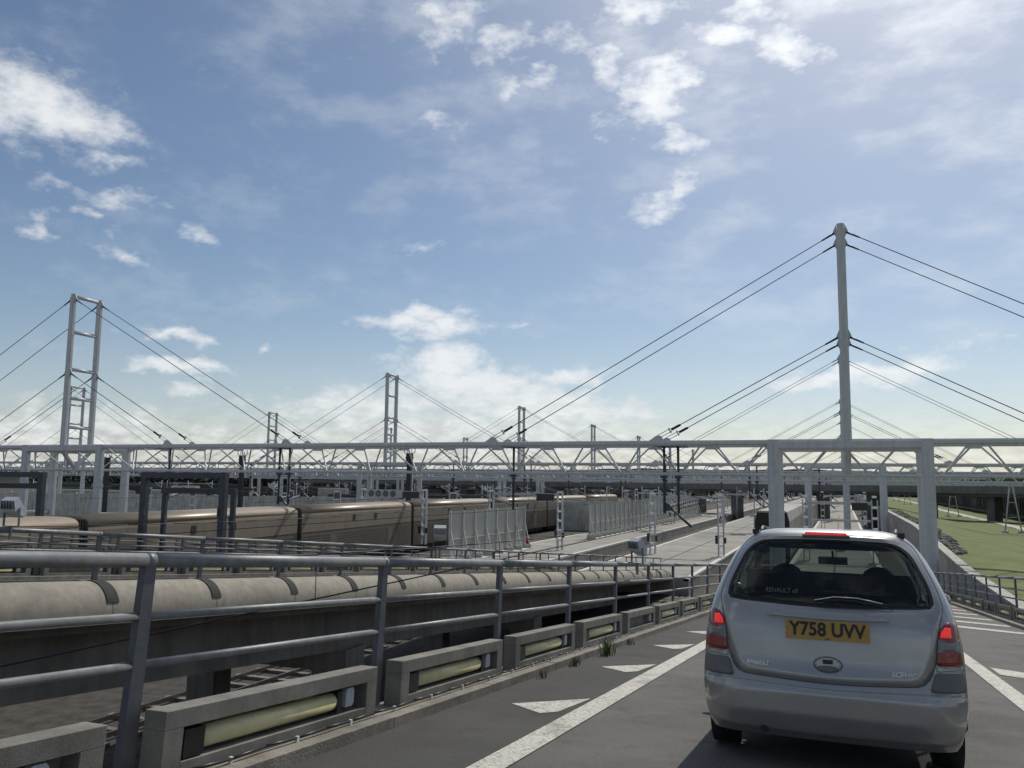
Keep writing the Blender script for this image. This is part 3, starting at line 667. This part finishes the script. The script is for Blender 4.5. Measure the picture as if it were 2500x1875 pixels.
def seat(x, y, w=.46, hr=True):
    b = MB(); b.bar((x, y, .55), (x, y - .16, 1.12), w, .14, (0, 1, 0), .05)
    q = b.build('seat_back', 'cabin', car)
    if hr:
        b = MB(); b.ball((x, y - .19, 1.25), .14, .055, .11); b.tube((x - .05, y - .17, 1.1), (x - .05, y - .19, 1.2), .008, 6); b.tube((x + .05, y - .17, 1.1), (x + .05, y - .19, 1.2), .008, 6); b.build('headrest', 'cabin', q)
seat(-.38, 2.0, .5); seat(.38, 2.0, .5)
b = MB(); b.bar((-.13, 2.42, 1.40), (.13, 2.42, 1.40), .03, .075, (0, 0, 1), .012); b.tube((0, 2.42, 1.42), (0, 2.38, 1.5), .01, 6); b.build('rear_view_mirror', 'black_plastic', car)
b = MB(); n = 24; pts = [(.36 + .19 * math.cos(2 * math.pi * i / n), 2.42 - .05 * math.sin(2 * math.pi * i / n), .98 + .18 * math.sin(2 * math.pi * i / n)) for i in range(n + 1)]; b.path(pts, .014, 6).build('steering_wheel', 'black_plastic', car)
b = MB(); b.ball((-.12, 2.46, 1.12), .05, .03, .07); b.tube((-.12, 2.5, 1.05), (-.12, 2.46, 1.1), .012, 6); b.build('phone_holder', 'black_plastic', car)

# ------------------------------------------------------------------ cable-stayed gantries over the tracks
YG, S = 65.0, 66.4
ZT, ZB = 3.15, .83                  # chord heights over the eye
NODE = 4.56; XN0 = -66.9            # first bottom node (at the left portal)
def gantry(k, xa, xb, label, joined):
    y = YG + S * k
    o = thing('truss_gantry', (0.5, y, 0), label, 'gantry', 'cable-stayed truss gantries over the tracks')
    xa -= .5; xb -= .5
    for yy in (0, 3.4):
        b = MB(); b.bar((xa, yy, zr(ZT)), (xb, yy, zr(ZT)), .32, .40, (0, 0, 1), .10); b.build('top_chord', 'white_steel', o)
    b = MB(); b.bar((xa, 1.7, zr(ZB)), (xb, 1.7, zr(ZB)), .34, .26, (0, 0, 1), .07); b.build('bottom_chord', 'white_steel', o)
    i0 = math.ceil((xa - XN0) / NODE) + 1; i1 = math.floor((xb - XN0) / NODE) - 1
    jb = MB()
    for i in range(i0, i1 + 1):
        x = XN0 + i * NODE
        for ys in (0, 1):
            for d in (-1, 1):
                if joined: jb.tube((x + d * .14, 1.7, zr(ZB) + .1), (x + d * (NODE / 2 - .35), 3.4 * ys, zr(ZT) - .16), .062, 6, caps=False)
                else: place('diagonal', DIAG[ys, d], None, o, (x, 0, 0))
    if joined: tag(jb.build('diagonals', 'white_steel', o), kind='stuff')
    else:
        for i in range(i0, i1):
            x = XN0 + (i + .5) * NODE
            for yy in (0, 3.4): place('gusset', GUS, None, o, (x, yy, zr(ZT) - .2))
    return o
DIAG = {}
for ys in (0, 1):
    for d in (-1, 1):
        DIAG[ys, d] = MB().tube((d * .14, 1.7, zr(ZB) + .1), (d * (NODE / 2 - .40), 3.4 * ys, zr(ZT) - .16), .068, 8, caps=False).mesh('diagonal'); DIAG[ys, d].materials.append(MATS['white_steel'])
GUS = MB().prism([(-.62, .05), (.62, .05), (.45, -.16), (-.45, -.16)], -.02, .02, 'y').mesh('gusset'); GUS.materials.append(MATS['white_steel'])
gantry(0, -104, 46, 'nearest white truss gantry spanning road, ramps and beige train', False)
gantry(1, -190, 46, 'second white truss gantry, thinner behind the nearest one', False)
for k, nm in ((2, 'third'), (3, 'fourth'), (4, 'fifth'), (5, 'sixth')):
    gantry(k, -260, 46, nm + ' white truss gantry down the line, seen below the nearest one', True)
# mast tower
def tower():
    o = thing('cable_mast', (0.5, YG, 0), 'x', 'mast', 'ladder-shaped cable masts carrying the gantries')
    Z = zr
    for yy in (0, 3.4):
        b = MB(); b.bar((0, yy, Z(3.3)), (0, yy, Z(18.7)), .60, .52, (0, 1, 0), .13); b.bar((0, yy, Z(18.7)), (0, yy, Z(19.1)), .5, .42, (0, 1, 0), .12); b.build('mast_leg', 'white_steel', o)
        for s in (-1, 1):
            b = MB(); b.bar((s * 5.05, yy, 0), (s * 5.05, yy, Z(3.36)), .86, .66, (0, 1, 0), .17); b.build('portal_leg', 'white_steel', o)
            b = MB()
            for zz in (18.55, 10.80): b.prism([(s * .27, Z(zz) + .55), (s * .52, Z(zz) - .02), (s * .42, Z(zz) - .22), (s * .27, Z(zz) - .5)], yy - .03, yy + .03, 'y')
            b.build('cable_lug', 'white_steel', o)
        b = MB(); b.bar((-5.47, yy, Z(2.98)), (5.47, yy, Z(2.98)), .62, .78, (0, 0, 1), .16); b.build('portal_beam', 'white_steel', o)
        b = MB(); b.bar((0, yy, Z(2.7)), (0, 1.7, Z(1.0)), .42, .34, (0, 0, 1), .08); b.build('brace', 'white_steel', o)
    for zz in (18.85, 15.1, 11.2, 8.2, 5.2):
        MB().tube((0, .2, Z(zz)), (0, 3.2, Z(zz)), .19, 10).build('rung', 'white_steel', o)
    for s in (-1, 1): MB().tube((s * 5.05, .2, Z(-3.6)), (s * 5.05, 3.2, Z(-3.6)), .22, 10).build('portal_tie', 'white_steel', o)
    for yy in (0, 3.4):
        for s in (-1, 1):
            for zz, xx in ((18.55, 27.7), (10.80, 14.0)):
                a = Vector((s * .42, yy, Z(zz) - .12)); e = Vector((s * xx, yy, Z(ZT) + .22)); d = (e - a).normalized(); ln = (e - a).length
                c = MB().tube(a + d * .9, a + d * (ln - 1.9), .034, 6).build('stay_cable', 'cable', o)
                MB().tube(a, a + d * 1.0, .085, 8, .055).build('cable_socket', 'black_plastic', c); MB().tube(a + d * (ln - 2.5), a + d * (ln - 1.7), .10, 8).build('cable_sleeve', 'black_plastic', c)
                b = MB(); t = a + d * (ln - 1.7); sid = Vector((0, 1, 0)); up = d.cross(sid).normalized()
                for q in (-.12, .12): b.bar(t + up * q, t + d * 1.5 + up * q, .05, .05)
                b.bar(t - up * .2 + d * .12, t + up * .2 + d * .12, .16, .10); b.build('turnbuckle', 'white_steel', c)
                b = MB(); b.prism([(s * (xx - .95), Z(ZT) + .19), (s * (xx + .25), Z(ZT) + .19), (s * (xx - .45), Z(ZT) + .60), (s * (xx - .72), Z(ZT) + .56)], yy - .05, yy + .05, 'y'); b.build('anchor_plate', 'white_steel', o)
    return o
t0 = tower(); t0['label'] = 'tallest white cable mast on the portal astride the silver car\'s road'
for k in range(1, 6):
    copy_tree(t0, (.5, YG + S * k, 0), 'white cable mast, %s in line behind the tallest mast over the car\'s road' % ('', 'first', 'second', 'third', 'fourth', 'fifth')[k])
for k in range(0, 7):
    copy_tree(t0, (-74.3, YG + S * k, 0), 'large white ladder mast on a four-legged portal behind the beige train\'s near end' if k == 0 else ('white ladder mast standing above the middle of the beige train' if k == 1 else 'small white ladder mast, %s in line beyond the middle of the train' % ('', '', 'first', 'second', 'third', 'fourth', 'fifth')[k]))
for k in range(1, 6):
    copy_tree(t0, (-149.2, YG + S * k, 0), 'slim white ladder mast seen through the large one behind the train' if k == 1 else 'distant white ladder mast beyond the long concrete wall')
# catenary droppers hung from the gantries
def dropper(x, k, side, lab, thick=True):
    o = thing('catenary_post', (x, YG + S * k + 1.7, zr(-2.2)), lab, 'catenary post', 'dark catenary posts hanging from the gantries')
    top = ZT - .2 + 2.2
    MB().tube((0, 0, 0), (0, 0, top), .10, 10).build('hanging_post', 'dark_steel', o)
    b = MB(); b.box(-.5, .5, -1.75, 1.75, top - .02, top + .08); b.box(-.26, .26, -.26, .26, ZB + 2.2 - .34, ZB + 2.2 - .16); b.bar((-.2, 0, ZB + 1.7), (.2, 0, ZB + 2.0), .08, .08); b.bar((.2, 0, ZB + 1.7), (-.2, 0, ZB + 2.0), .08, .08); b.build('clamp', 'dark_steel', o)
    s = side
    b = MB(); b.tube((0, 0, .35), (s * 2.9, 0, 1.15), .035, 6); b.tube((0, 0, 1.9), (s * 2.9, 0, 1.15), .03, 6); b.build('cantilever_arm', 'dark_steel', o)
    if thick:
     b = MB(); b.prism([(s * .0, .9), (s * .55, .6), (s * .7, .25), (s * .05, .15)], -.04, .04, 'y'); b.bar((s * .5, 0, .35), (s * 1.9, 0, -.85), .14, .14); b.bar((s * 1.2, 0, -.25), (s * 2.1, 0, -1.0), .22, .18); b.build('steady_arm', 'dark_steel', o)
    for i in range(4):
        MB().tube((s * (.5 + .22 * i), 0, .52 + .06 * i), (s * (.5 + .22 * i), 0, .72 + .06 * i), .075, 8, .05).build('insulator', 'insulator', o)
    return o
for x, sd_, lab in ((-61.9, 1, 'dark catenary post hung between the large ladder mast and the dark height portal'), (-48.9, 1, 'left one of the close pair of dark catenary posts over the beige train'), (-47.8, 1, 'right one of the close pair of dark catenary posts over the beige train'), (-25.5, -1, 'dark catenary post above the clear noise barrier\'s near end'), (-12.9, 1, 'left one of the paired catenary posts above the empty platform'), (-11.8, 1, 'right one of the paired catenary posts above the empty platform')):
    dropper(x, 0, sd_, lab, lab.startswith('left'))
for k in (1, 2, 3):
    for x in (-104, -93, -61.9, -48.9, -47.8, -25.5, -12.9, -11.8, -3): dropper(x, k, 1, 'dark catenary post under the second gantry' if k == 1 else ('dark catenary post under the third gantry' if k == 2 else 'dark catenary post under the fourth gantry'))
# overhead wires
def wires(x, y0, y1, lab):
    o = thing('overhead_wire', (x, y0, zr(-1.9)), lab, 'overhead wire', 'overhead wires along the tracks')
    MB().tube((0, 0, 0), (0, y1 - y0, 0), .014, 5).build('contact_wire', 'cable', o)
    b = MB(); pts = []
    n = int((y1 - y0) / 2); 
    for i in range(n + 1):
        y = (y1 - y0) * i / n; ph = ((y + y0 - YG - 1.7) / S) % 1.0; pts.append((0, y, .25 + 1.1 * (2 * ph - 1) ** 2))
    b.path(pts, .014, 5); b.build('carrier_wire', 'cable', o)
    b = MB()
    for i in range(4, n, 4): b.tube((0, pts[i][1], 0), pts[i], .008, 4)
    b.build('hanger', 'cable', o)
wires(-8.0, -4, 380, 'pair of thin overhead wires above the track between the two ramps')
wires(-22.0, 14, 380, 'thin overhead wires above the empty track in the trench')
wires(-46.5, 60, 380, 'thin overhead wires above the beige train')
wires(-66, 60, 380, 'thin overhead wires behind the beige train')

# ------------------------------------------------------------------ trains
def train_x(y):        # right hand side of the beige train
    return lerp(y, [(-40, -31.6), (30, -39.8), (60, -42.7), (90, -45.2), (400, -46.6)])
WL = 24.3
def wagon_mesh():
    h = []
    zt = zr(-2.2)
    prof = [(-2.05, .55), (-2.05, 4.4), (-1.98, 5.1), (-1.72, 5.5), (-1.2, zt - .18), (0, zt - .06), (1.2, zt - .18), (1.72, 5.5), (1.98, 5.1), (2.05, 4.4), (2.05, .55)]
    return prof, zt
def wagon(i, y0):
    y1 = y0 + WL - .7; xa, xb = train_x(y0), train_x(y1); ang = math.atan2(-(xb - xa), y1 - y0); ln = math.hypot(xb - xa, y1 - y0)
    lab = 'beige railway shuttle wagon with the bright roof edge left of the dark height portal' if i == 0 else ('beige shuttle wagon behind the dark height portal' if i == 1 else 'beige shuttle wagon, number %s along the train from the dark height portal' % ('zero', 'one', 'two', 'three', 'four', 'five', 'six', 'seven', 'eight', 'nine')[i])
    o = thing('shuttle_wagon', (xa, y0, 0), lab, 'train wagon', 'wagons of the beige shuttle train', (0, 0, ang))
    zt = zr(-2.2)
    MB().box(-4.05, 0, 0, ln, .95, 3.55).build('lower_side', 'train_lower', o)
    MB().prism([(-4.04, 3.552), (-.01, 3.552), (-.01, 5.0), (-.05, 5.22), (-4.0, 5.22), (-4.04, 5.0)], .004, ln - .004, 'y').build('upper_side', 'train_beige', o)
    rf = []
    for k in range(13): a = math.pi * k / 12; rf.append((-2.025 + 2.0 * math.copysign(abs(math.cos(a)) ** .55, math.cos(a)), 5.224 + (zt - 5.224) * math.sin(a) ** .7))
    MB().prism(rf, .01, ln - .01, 'y', True).build('roof', 'train_roof', o)
    b = MB()
    for k in range(10): z = 1.1 + k * .235; b.box(-.005, .022, .2, ln - .2, z, z + .05)
    b.build('side_rib', 'train_lower', o)
    MB().box(-.003, .012, .1, ln - .1, 3.52, 3.60).build('trim_strip', 'train_dark', o)
    for q in (5.0, ln - 6.2): MB().box(.0, .024, q, q + 1.15, 1.2, 3.2).build('door', 'train_door', o)
    for q in (ln * .40, ln * .60): MB().box(.0, .028, q, q + .5, 4.3, 4.85).build('vent', 'train_dark', o)
    b = MB(); b.box(-3.7, -.18, ln - .02, ln + .74, .9, zt - .25)
    for k in range(3): b.box(-3.6, -.10, ln + .1 + .2 * k, ln + .2 + .2 * k, 1.0, zt - .15)
    b.build('gangway', 'train_dark', o)
    b = MB()
    for q in (3.2, 5.2, ln - 5.2, ln - 3.2): b.tube((-3.4, q, .46), (-.6, q, .46), .44, 14)
    b.box(-3.6, -.4, 1, ln - 1, .45, .96); b.build('bogie', 'train_dark', o)
for i in range(7): wagon(i, 37.6 - WL + i * WL if i else 37.6 - WL)
# empty loop for a spot beside the train's near end
for j, (x, y) in enumerate(((-37.6, 47.0),)):
    pass
# second train ahead, pale roof
def pale(i):
    y0 = 87 + i * 24.6
    o = thing('pale_wagon', (-6.4, y0, 0), 'pale boxy railway wagon with dark end wall, first of its train' if i == 0 else 'pale boxy railway wagon behind the dark-ended one', 'train wagon', 'wagons of the pale train beside the car\'s road')
    MB().prism([(-1.62, .9), (1.62, .9), (1.62, 4.6), (1.42, 5.5), (1.28, 5.6), (-1.28, 5.6), (-1.42, 5.5), (-1.62, 4.6)], .08, 24.0, 'y').build('body', 'train_pale', o)
    MB().prism([(-1.6, 1.0), (1.6, 1.0), (1.6, 4.55), (1.38, 5.42), (-1.38, 5.42), (-1.6, 4.55)], 0, .075, 'y').build('end_wall', 'train_dark', o)
    for q in range(7): MB().box(-1.3, 1.3, 1.6 + q * 3.4, 1.72 + q * 3.4, 5.598, 5.625).build('roof_rib', 'train_door', o)
    for q in range(9): MB().box(1.62, 1.645, 1.2 + q * 2.6, 1.32 + q * 2.6, 1.0, 4.5).build('side_rib', 'train_lower', o)
    b = MB()
    for q in (3.0, 5.0, 19, 21): b.tube((-1.3, q, .44), (1.3, q, .44), .43, 12)
    b.box(-1.5, 1.5, .8, 23.2, .45, .9); b.build('bogie', 'train_dark', o)
for i in range(6): pale(i)
# open freight wagons far right
for i in range(14):
    y0 = 92 + i * 20.5
    o = thing('freight_wagon', (30.5, y0, zr(-5.9)), 'dark lattice-sided freight wagon beyond the concrete path', 'train wagon', 'dark freight wagons beyond the grass')
    b = MB(); b.box(0, 3.6, 0, 20, .5, 1.0); b.box(0, 3.6, 0, 20, 4.2, 4.5); b.box(1.7, 1.9, 0, 20, 1.0, 4.2)
    b.build('frame', 'freight_dark', o)
    for q in range(9): MB().box(-.05, .12, q * 2.4, q * 2.4 + .35, .6, 4.3).build('upright', 'freight_dark', o)
    for q in range(8):
        if random.random() < .45: MB().box(.6, .75, q * 2.4 + .5, q * 2.4 + 2.2, 1.2 + random.random(), 3.4).build('load_panel', 'freight_panel', o)

# ------------------------------------------------------------------ platform furniture
def lane_portal(xa, xb, y, ztop, sign, lab, white=True):
    o = thing('lane_portal', ((xa + xb) / 2, y, PLAT), lab, 'portal', 'grey lane portals on the platforms')
    hw = (xb - xa) / 2; h = zr(ztop) - PLAT
    for s in (-1, 1):
        b = MB(); b.box(s * hw - .30, s * hw - .20, -.22, .22, 0, h); b.box(s * hw + .20, s * hw + .30, -.22, .22, 0, h)
        p = b.build('post', 'grey_steel', o)
        for k in range(6): MB().box(s * hw - .20, s * hw + .20, -.22, .22, .9 + k * .98, 1.10 + k * .98).build('step', 'insulator', p)
        b = MB(); b.box(s * hw - .52, s * hw - .31, -.3, .0, 1.2, 2.0); b.box(s * hw + .31, s * hw + .5, -.3, .0, 1.25, 1.8); b.build('signal_box', 'sign_dark', p)
    MB().box(-hw + .31, hw - .31, -.12, .12, h - .45, h - .18).build('crossbeam', 'grey_steel', o)
    if sign in ('discs', 'both'):
        bd = MB().box(-hw + .5, hw * .30, -.22, -.14, h - .95, h - .05).build('sign_board', 'grey_steel', o)
        for k in range(5):
            x = -hw + 1.15 + k * .92
            if x < hw * .30 - .4: MB().tube((x, -.26, h - .5), (x, -.222, h - .5), .36, 16).build('sign_disc', 'sign_disc', bd)
    if sign in ('dark', 'both'): MB().box(hw * .35, hw - .6, -.32, -.13, h - .95, h - .25).build('display', 'sign_dark', o)
    return o
lane_portal(-50.75, -42.2 - .8, 85, -.85, 'both', 'grey lane portal with round sign discs in front of the beige train')
lane_portal(-35, -27.3, 85, -.85, 'dark', 'grey lane portal with dark display at the clear noise barrier')
lane_portal(-17.65, -11.0, 85, -.9, 'none', 'grey lane portal without display standing on the empty platform')
q = lane_portal(-3.2, 3.96 - 1.2, 85, -1.2, 'dark', 'pale lane portal with dark display ahead of the silver car')
MB().box(-2.6, 2.6, -.1, .1, 3.6, 3.78).build('lower_crossbeam', 'grey_steel', q)
# far portals
for x0 in (-3.0, -19, -34): lane_portal(x0, x0 + 6.4, 150, -1.2, 'none', 'small distant lane portal farther down the platforms')
o = thing('grey_column', (.5, 104, PLAT), 'plain grey column standing in line below the tallest mast', 'column')
MB().bar((0, 0, 0), (0, 0, zr(.4) - PLAT), .72, .6, (0, 1, 0), .12).build('shaft', 'grey_steel', o)
MB().box(-.7, .7, -.7, .7, 0, .25).build('base', 'wall_concrete', o)
# glass noise barriers
def barrier(x, y0, n, pitch, lab):
    o = thing('noise_barrier', (x, y0, PLAT), lab, 'noise barrier', 'clear noise barriers on the platform')
    h = zr(-2.4) - PLAT
    pm = MB().box(-.025, .025, .09, pitch - .09, .25, h - .06).mesh('panel'); pm.materials.append(MATS['clear_panel'])
    qm = MB().box(-.10, .10, -.085, .085, 0, h).mesh('post'); qm.materials.append(MATS['barrier_post'])
    fm = MB().box(-.35, .75, -.07, .07, 0, .5); fm.bar((.7, 0, .1), (.05, 0, h * .62), .08, .14, (0, 1, 0)); fm = fm.mesh('stay'); fm.materials.append(MATS['barrier_post'])
    for k in range(n):
        place('panel', pm, None, o, (0, k * pitch, 0))
        MB().box(-.05, .05, k * pitch + .09, (k + 1) * pitch - .09, h * .44, h * .44 + .08).build('rail', 'barrier_post', o)
    for k in range(n + 1):
        place('post', qm, None, o, (0, k * pitch, 0)); place('stay', fm, None, o, (0, k * pitch, 0))
    MB().box(-.5, .9, -.1, n * pitch + .1, 0, .12).build('footing', 'platform_edge', o)
barrier(-31.0, 66.2, 7, 2.6, 'shorter clear panel noise barrier in front of the beige train')
barrier(-29.2, 103, 33, 2.6, 'long clear panel noise barrier running down the platform')
MB0 = MB(); MB0.tube((0, 0, 0), (0, 0, .9), .17, 12); MB0.ball((0, 0, .95), .2, .2, .16); MB0.box(-.3, .3, -.1, .1, .5, .72)
tag(MB0.build('hydrant', 'red_plastic', None, (-31.4, 86.5, PLAT)), 'small dark red hydrant beside the end of the shorter noise barrier', 'hydrant')
# dark height portals over the third ramp
def height_portal(xa, xb, y, ztop, zb, w, lab):
    o = thing('height_portal', ((xa + xb) / 2, y, zb), lab, 'portal', 'dark steel height portals'); hw = (xb - xa) / 2; h = zr(ztop) - zb
    for s in (-1, 1):
        b = MB(); b.bar((s * hw, 0, 0), (s * hw, 0, h), w, w * .9, (0, 1, 0), .04); b.bar((s * hw, 0, h * .55), (s * hw - s * .12, .05, h * .55 + .01), w * 1.3, .5); b.box(s * hw - w * .9, s * hw + w * .9, -w * .8, w * .8, 0, .12); b.build('post', 'dark_steel', o)
    b = MB(); b.bar((-hw - .2, 0, h - .15), (hw + .2, 0, h - .15), w, .34); b.build('crossbeam', 'dark_steel', o)
    return o
height_portal(-38.9, -33.1, 40, .38, road_z(40, .2), .42, 'dark steel height portal over the ramp beside the beige train')
height_portal(-39.2, -34.0, 42.0, -.55, road_z(42, .2), .30, 'lower dark steel portal right behind the dark height portal')
for zz in (): pass
height_portal(-58.0, -47.3, 40.0, .33, 1.2, .42, 'dark steel portal behind the beige train\'s near end')
height_portal(-58.0, -48.6, 41.0, -.4, 1.2, .30, 'lower dark portal behind the train beside the large ladder mast')
# dark columns with aerial heads
for x, zt, lab in ((-115.4, 3.6, 'dark aerial column beside the large ladder mast'), (-87.7, 3.9, 'dark aerial column with two-armed head between the gantry diagonals'), (-58.2, 4.2, 'dark aerial column beside the mast over the middle of the train')):
    o = thing('aerial_column', (x, 110, 0), lab, 'column', 'dark columns with aerials'); h = zr(zt)
    b = MB(); b.bar((0, 0, 0), (0, 0, h - 1.6), .6, .5, (0, 1, 0)); b.bar((0, 0, h - 1.6), (0, 0, h - .1), .85, .6, (0, 1, 0)); b.build('shaft', 'black_plastic', o)
    b = MB()
    for s in (-1, 1):
        b.bar((s * .2, 0, h - .3), (s * .85, 0, h + .05), .09, .09); b.bar((s * .85, 0, h + .05), (s * .9, 0, h + .75), .08, .08); b.bar((s * .35, 0, h - .1), (s * .35, 0, h + .5), .06, .06); b.ball((s * .55, 0, h - .75), .16, .16, .13)
    b.build('aerial', 'dark_steel', o)
# stained panel wall beyond the beige train
mat('stained_concrete', (.56, .54, .48), .9, 0, .18, .9, .2, 12, streak=.6)
w = thing('panel_wall', (-170, 122, 0), 'long stained concrete panel wall behind the beige train', 'wall', None, (0, 0, math.atan2(18, 112)))
pm = MB().box(.03, 4.97, -.2, .2, 0, zr(-2.95)).mesh('wall_panel'); pm.materials.append(MATS['stained_concrete'])
pp = MB().box(-.14, .14, -.3, .26, 0, zr(-2.8)).mesh('wall_post'); pp.materials.append(MATS['stained_concrete'])
for k in range(27): place('wall_panel', pm, None, w, (k * 5, 0, random.uniform(-.12, .08))); place('wall_post', pp, None, w, (k * 5, 0, 0))
# thin white ladder frames in front of that wall
for i, (x, y) in enumerate(((-108, 112), (-97, 110), (-77, 108), (-69.5, 109), (-60.5, 112), (-52, 112))):
    o = thing('signal_frame', (x, y, 0), 'slender white frame post standing before the stained panel wall', 'frame', 'white frame posts before the panel wall')
    for s in (-.55, .55): MB().bar((s, 0, 0), (s, 0, 6.6), .12, .12, (0, 1, 0)).build('upright', 'white_steel', o)
    for z in (2.2, 3.8, 5.2, 6.4): MB().box(-.55, .55, -.06, .06, z, z + .16).build('rung', 'insulator', o)
    MB().box(-.5, .5, -.05, .05, 5.4, 6.3).build('board', 'sign_disc', o)

# ------------------------------------------------------------------ road bridge across the view
A, B = Vector((60, 151, 0)), Vector((-230, 364, 0)); d = (B - A); ln = d.length; ang = math.atan2(d.y, d.x)
o = thing('road_bridge', (A.x, A.y, 0), 'dark road bridge on square piers crossing behind the gantries', 'bridge', None, (0, 0, ang))
zb = zr(-.95)
b = MB(); b.box(-40, ln + 60, -4, 4, zb, zb + .9); b.build('deck', 'bridge_concrete', o)
b = MB(); b.box(-40, ln + 60, -2.9, -2.2, zb - .55, zb); b.box(-40, ln + 60, 2.2, 2.9, zb - .55, zb); b.build('girder', 'bridge_concrete', o)
b = MB()
for s in (-3.95, 3.95): b.box(-40, ln + 60, s - .06, s + .06, zb + .904, zb + 1.3)
b.build('parapet', 'bridge_concrete', o)
pm = MB().box(-.75, .75, -1.3, 1.3, 0, zb - .553).mesh('pier'); pm.materials.append(MATS['bridge_concrete'])
for k in range(33): place('pier', pm, None, o, (6 + k * 12.2, 0, 0))
# A-frame legs carrying the right ends of the gantries
for k in range(0, 6):
    y = YG + S * k + 1.7; z0 = gz(21.5, y)
    o = thing('a_frame', (21.5, y, z0), 'slender lattice A-frame leg carrying the gantry over the grass', 'A-frame', 'A-frames at the grass edge'); h = zr(ZB) - z0
    for s in (-1, 1):
        MB().tube((s * 1.1, s * .6, 0), (s * .12, 0, h), .09, 8).build('leg', 'grey_steel', o)
        MB().box(s * 1.1 - .4, s * 1.1 + .4, s * .6 - .4, s * .6 + .4, -.2, .2).build('footing', 'wall_concrete', o)
    for q in (.3, .6): MB().tube((-1.1 + .98 * q, 0, h * q), (1.1 - .98 * q, 0, h * q), .04, 6).build('tie', 'grey_steel', o)

# ------------------------------------------------------------------ far yard: sheds, poles, trees, hills
kinds = (('low grey shed far across the rail yard', 'wall_concrete'), ('dark goods wagon far across the rail yard', 'freight_dark'), ('pale container far across the rail yard', 'train_pale'))
for i in range(70):
    y = random.uniform(240, 520); x = random.uniform(-420, -60) * (y / 380); kd = random.choice((0, 1, 1, 1, 2)); ln_ = random.uniform(12, 60) if kd != 2 else random.uniform(6, 14); h = random.uniform(3.2, 6.0)
    o = thing(('shed', 'goods_wagon', 'container')[kd], (x, y, 0), kinds[kd][0], ('shed', 'wagon', 'container')[kd], 'far clutter of the rail yard: ' + ('sheds', 'wagons', 'containers')[kd], (0, 0, R(random.uniform(70, 100))))
    MB().prism([(-1.7, .3), (1.7, .3), (1.7, h - .5), (1.2, h), (-1.2, h), (-1.7, h - .5)], 0, ln_, 'y').build('body', kinds[kd][1], o)
    b = MB(); n = int(ln_ / 3)
    for q in range(n): b.box(1.7, 1.74, q * 3 + .6, q * 3 + 2.2, 1.2, h - 1.0)
    b.build('side_panel', 'freight_panel', o)
pole = MB().tube((0, 0, 0), (0, 0, 7.6), .13, 6, .09).mesh('shaft'); pole.materials.append(MATS['grey_steel'])
arm = MB().bar((-.1, 0, 6.6), (2.6, 0, 7.0), .07, .07); arm.bar((-.1, 0, 5.4), (2.6, 0, 6.9), .06, .06); arm = arm.mesh('arm'); arm.materials.append(MATS['grey_steel'])
ins = MB()
for q in range(3): ins.tube((.5 + .2 * q, 0, 6.75), (.5 + .2 * q, 0, 7.0), .08, 6)
ins = ins.mesh('insulator'); ins.materials.append(MATS['insulator'])
for i in range(120):
    y = random.uniform(130, 430); x = random.choice((-13.5, -22, -36, -58, -66, -82, -95, -104, -118, -135, -165, -190)) * (1 if y < 250 else random.uniform(1, 1.6))
    o = thing('catenary_pole', (x, y, 0), 'thin grey catenary pole with white insulators in the far yard', 'catenary pole', 'catenary poles of the far yard', (0, 0, random.choice((0, math.pi))))
    place('shaft', pole, None, o); place('arm', arm, None, o); place('insulator', ins, None, o)
# far hills with wooded crest
def hills(name, y, z0, amp, x0, x1, seed, label):
    rnd = random.Random(seed); n = 420; P = []; ph = [rnd.random() * 6.28 for _ in range(6)]
    for i in range(n + 1):
        x = x0 + (x1 - x0) * i / n; h = z0 + amp * (.5 * math.sin(x * .0021 + ph[0]) + .3 * math.sin(x * .0057 + ph[1]) + .15 * math.sin(x * .02 + ph[2])) + rnd.uniform(-.6, 1.6)
        P += [(x, y, -2), (x, y + 40, h), (x, y + 400, h * .9)]
    b = MB(); F = []
    for i in range(n): a = 3 * i; F += [(a, a + 3, a + 4, a + 1), (a + 1, a + 4, a + 5, a + 2)]
    b.add(P, F); return tag(b.build(name, 'far_trees'), kind='structure')
hills('hills', 1500, EYE + 23, 7, -3200, 1500, 3, '')
hills('hills', 900, EYE + 7, 4, -2400, 900, 5, '')
# belt of trees at the yard's far edge, one mass
b = MB(); rnd = random.Random(11)
for i in range(900):
    x = rnd.uniform(-700, 300); y = 560 + rnd.uniform(0, 60); hh = rnd.uniform(6, 12.5) if x < -40 else rnd.uniform(5, 9)
    for q in range(7):
        cx, cy, cz = x + rnd.gauss(0, 1.6), y + rnd.gauss(0, 1.6), hh * rnd.uniform(.3, 1); s_ = rnd.uniform(.8, 1.8)
        V = [(cx + rnd.gauss(0, s_), cy + rnd.gauss(0, s_), cz + rnd.gauss(0, s_)) for _ in range(6)]; b.add(V, [(0, 1, 2), (2, 3, 4), (4, 5, 0), (1, 3, 5)])
    b.box(x - .15, x + .15, y - .15, y + .15, 0, hh * .6)
tag(b.build('tree_belt', 'far_trees'), 'dark belt of trees along the far edge of the rail yard', 'trees', kind='stuff')
print('objects', len(bpy.data.objects))
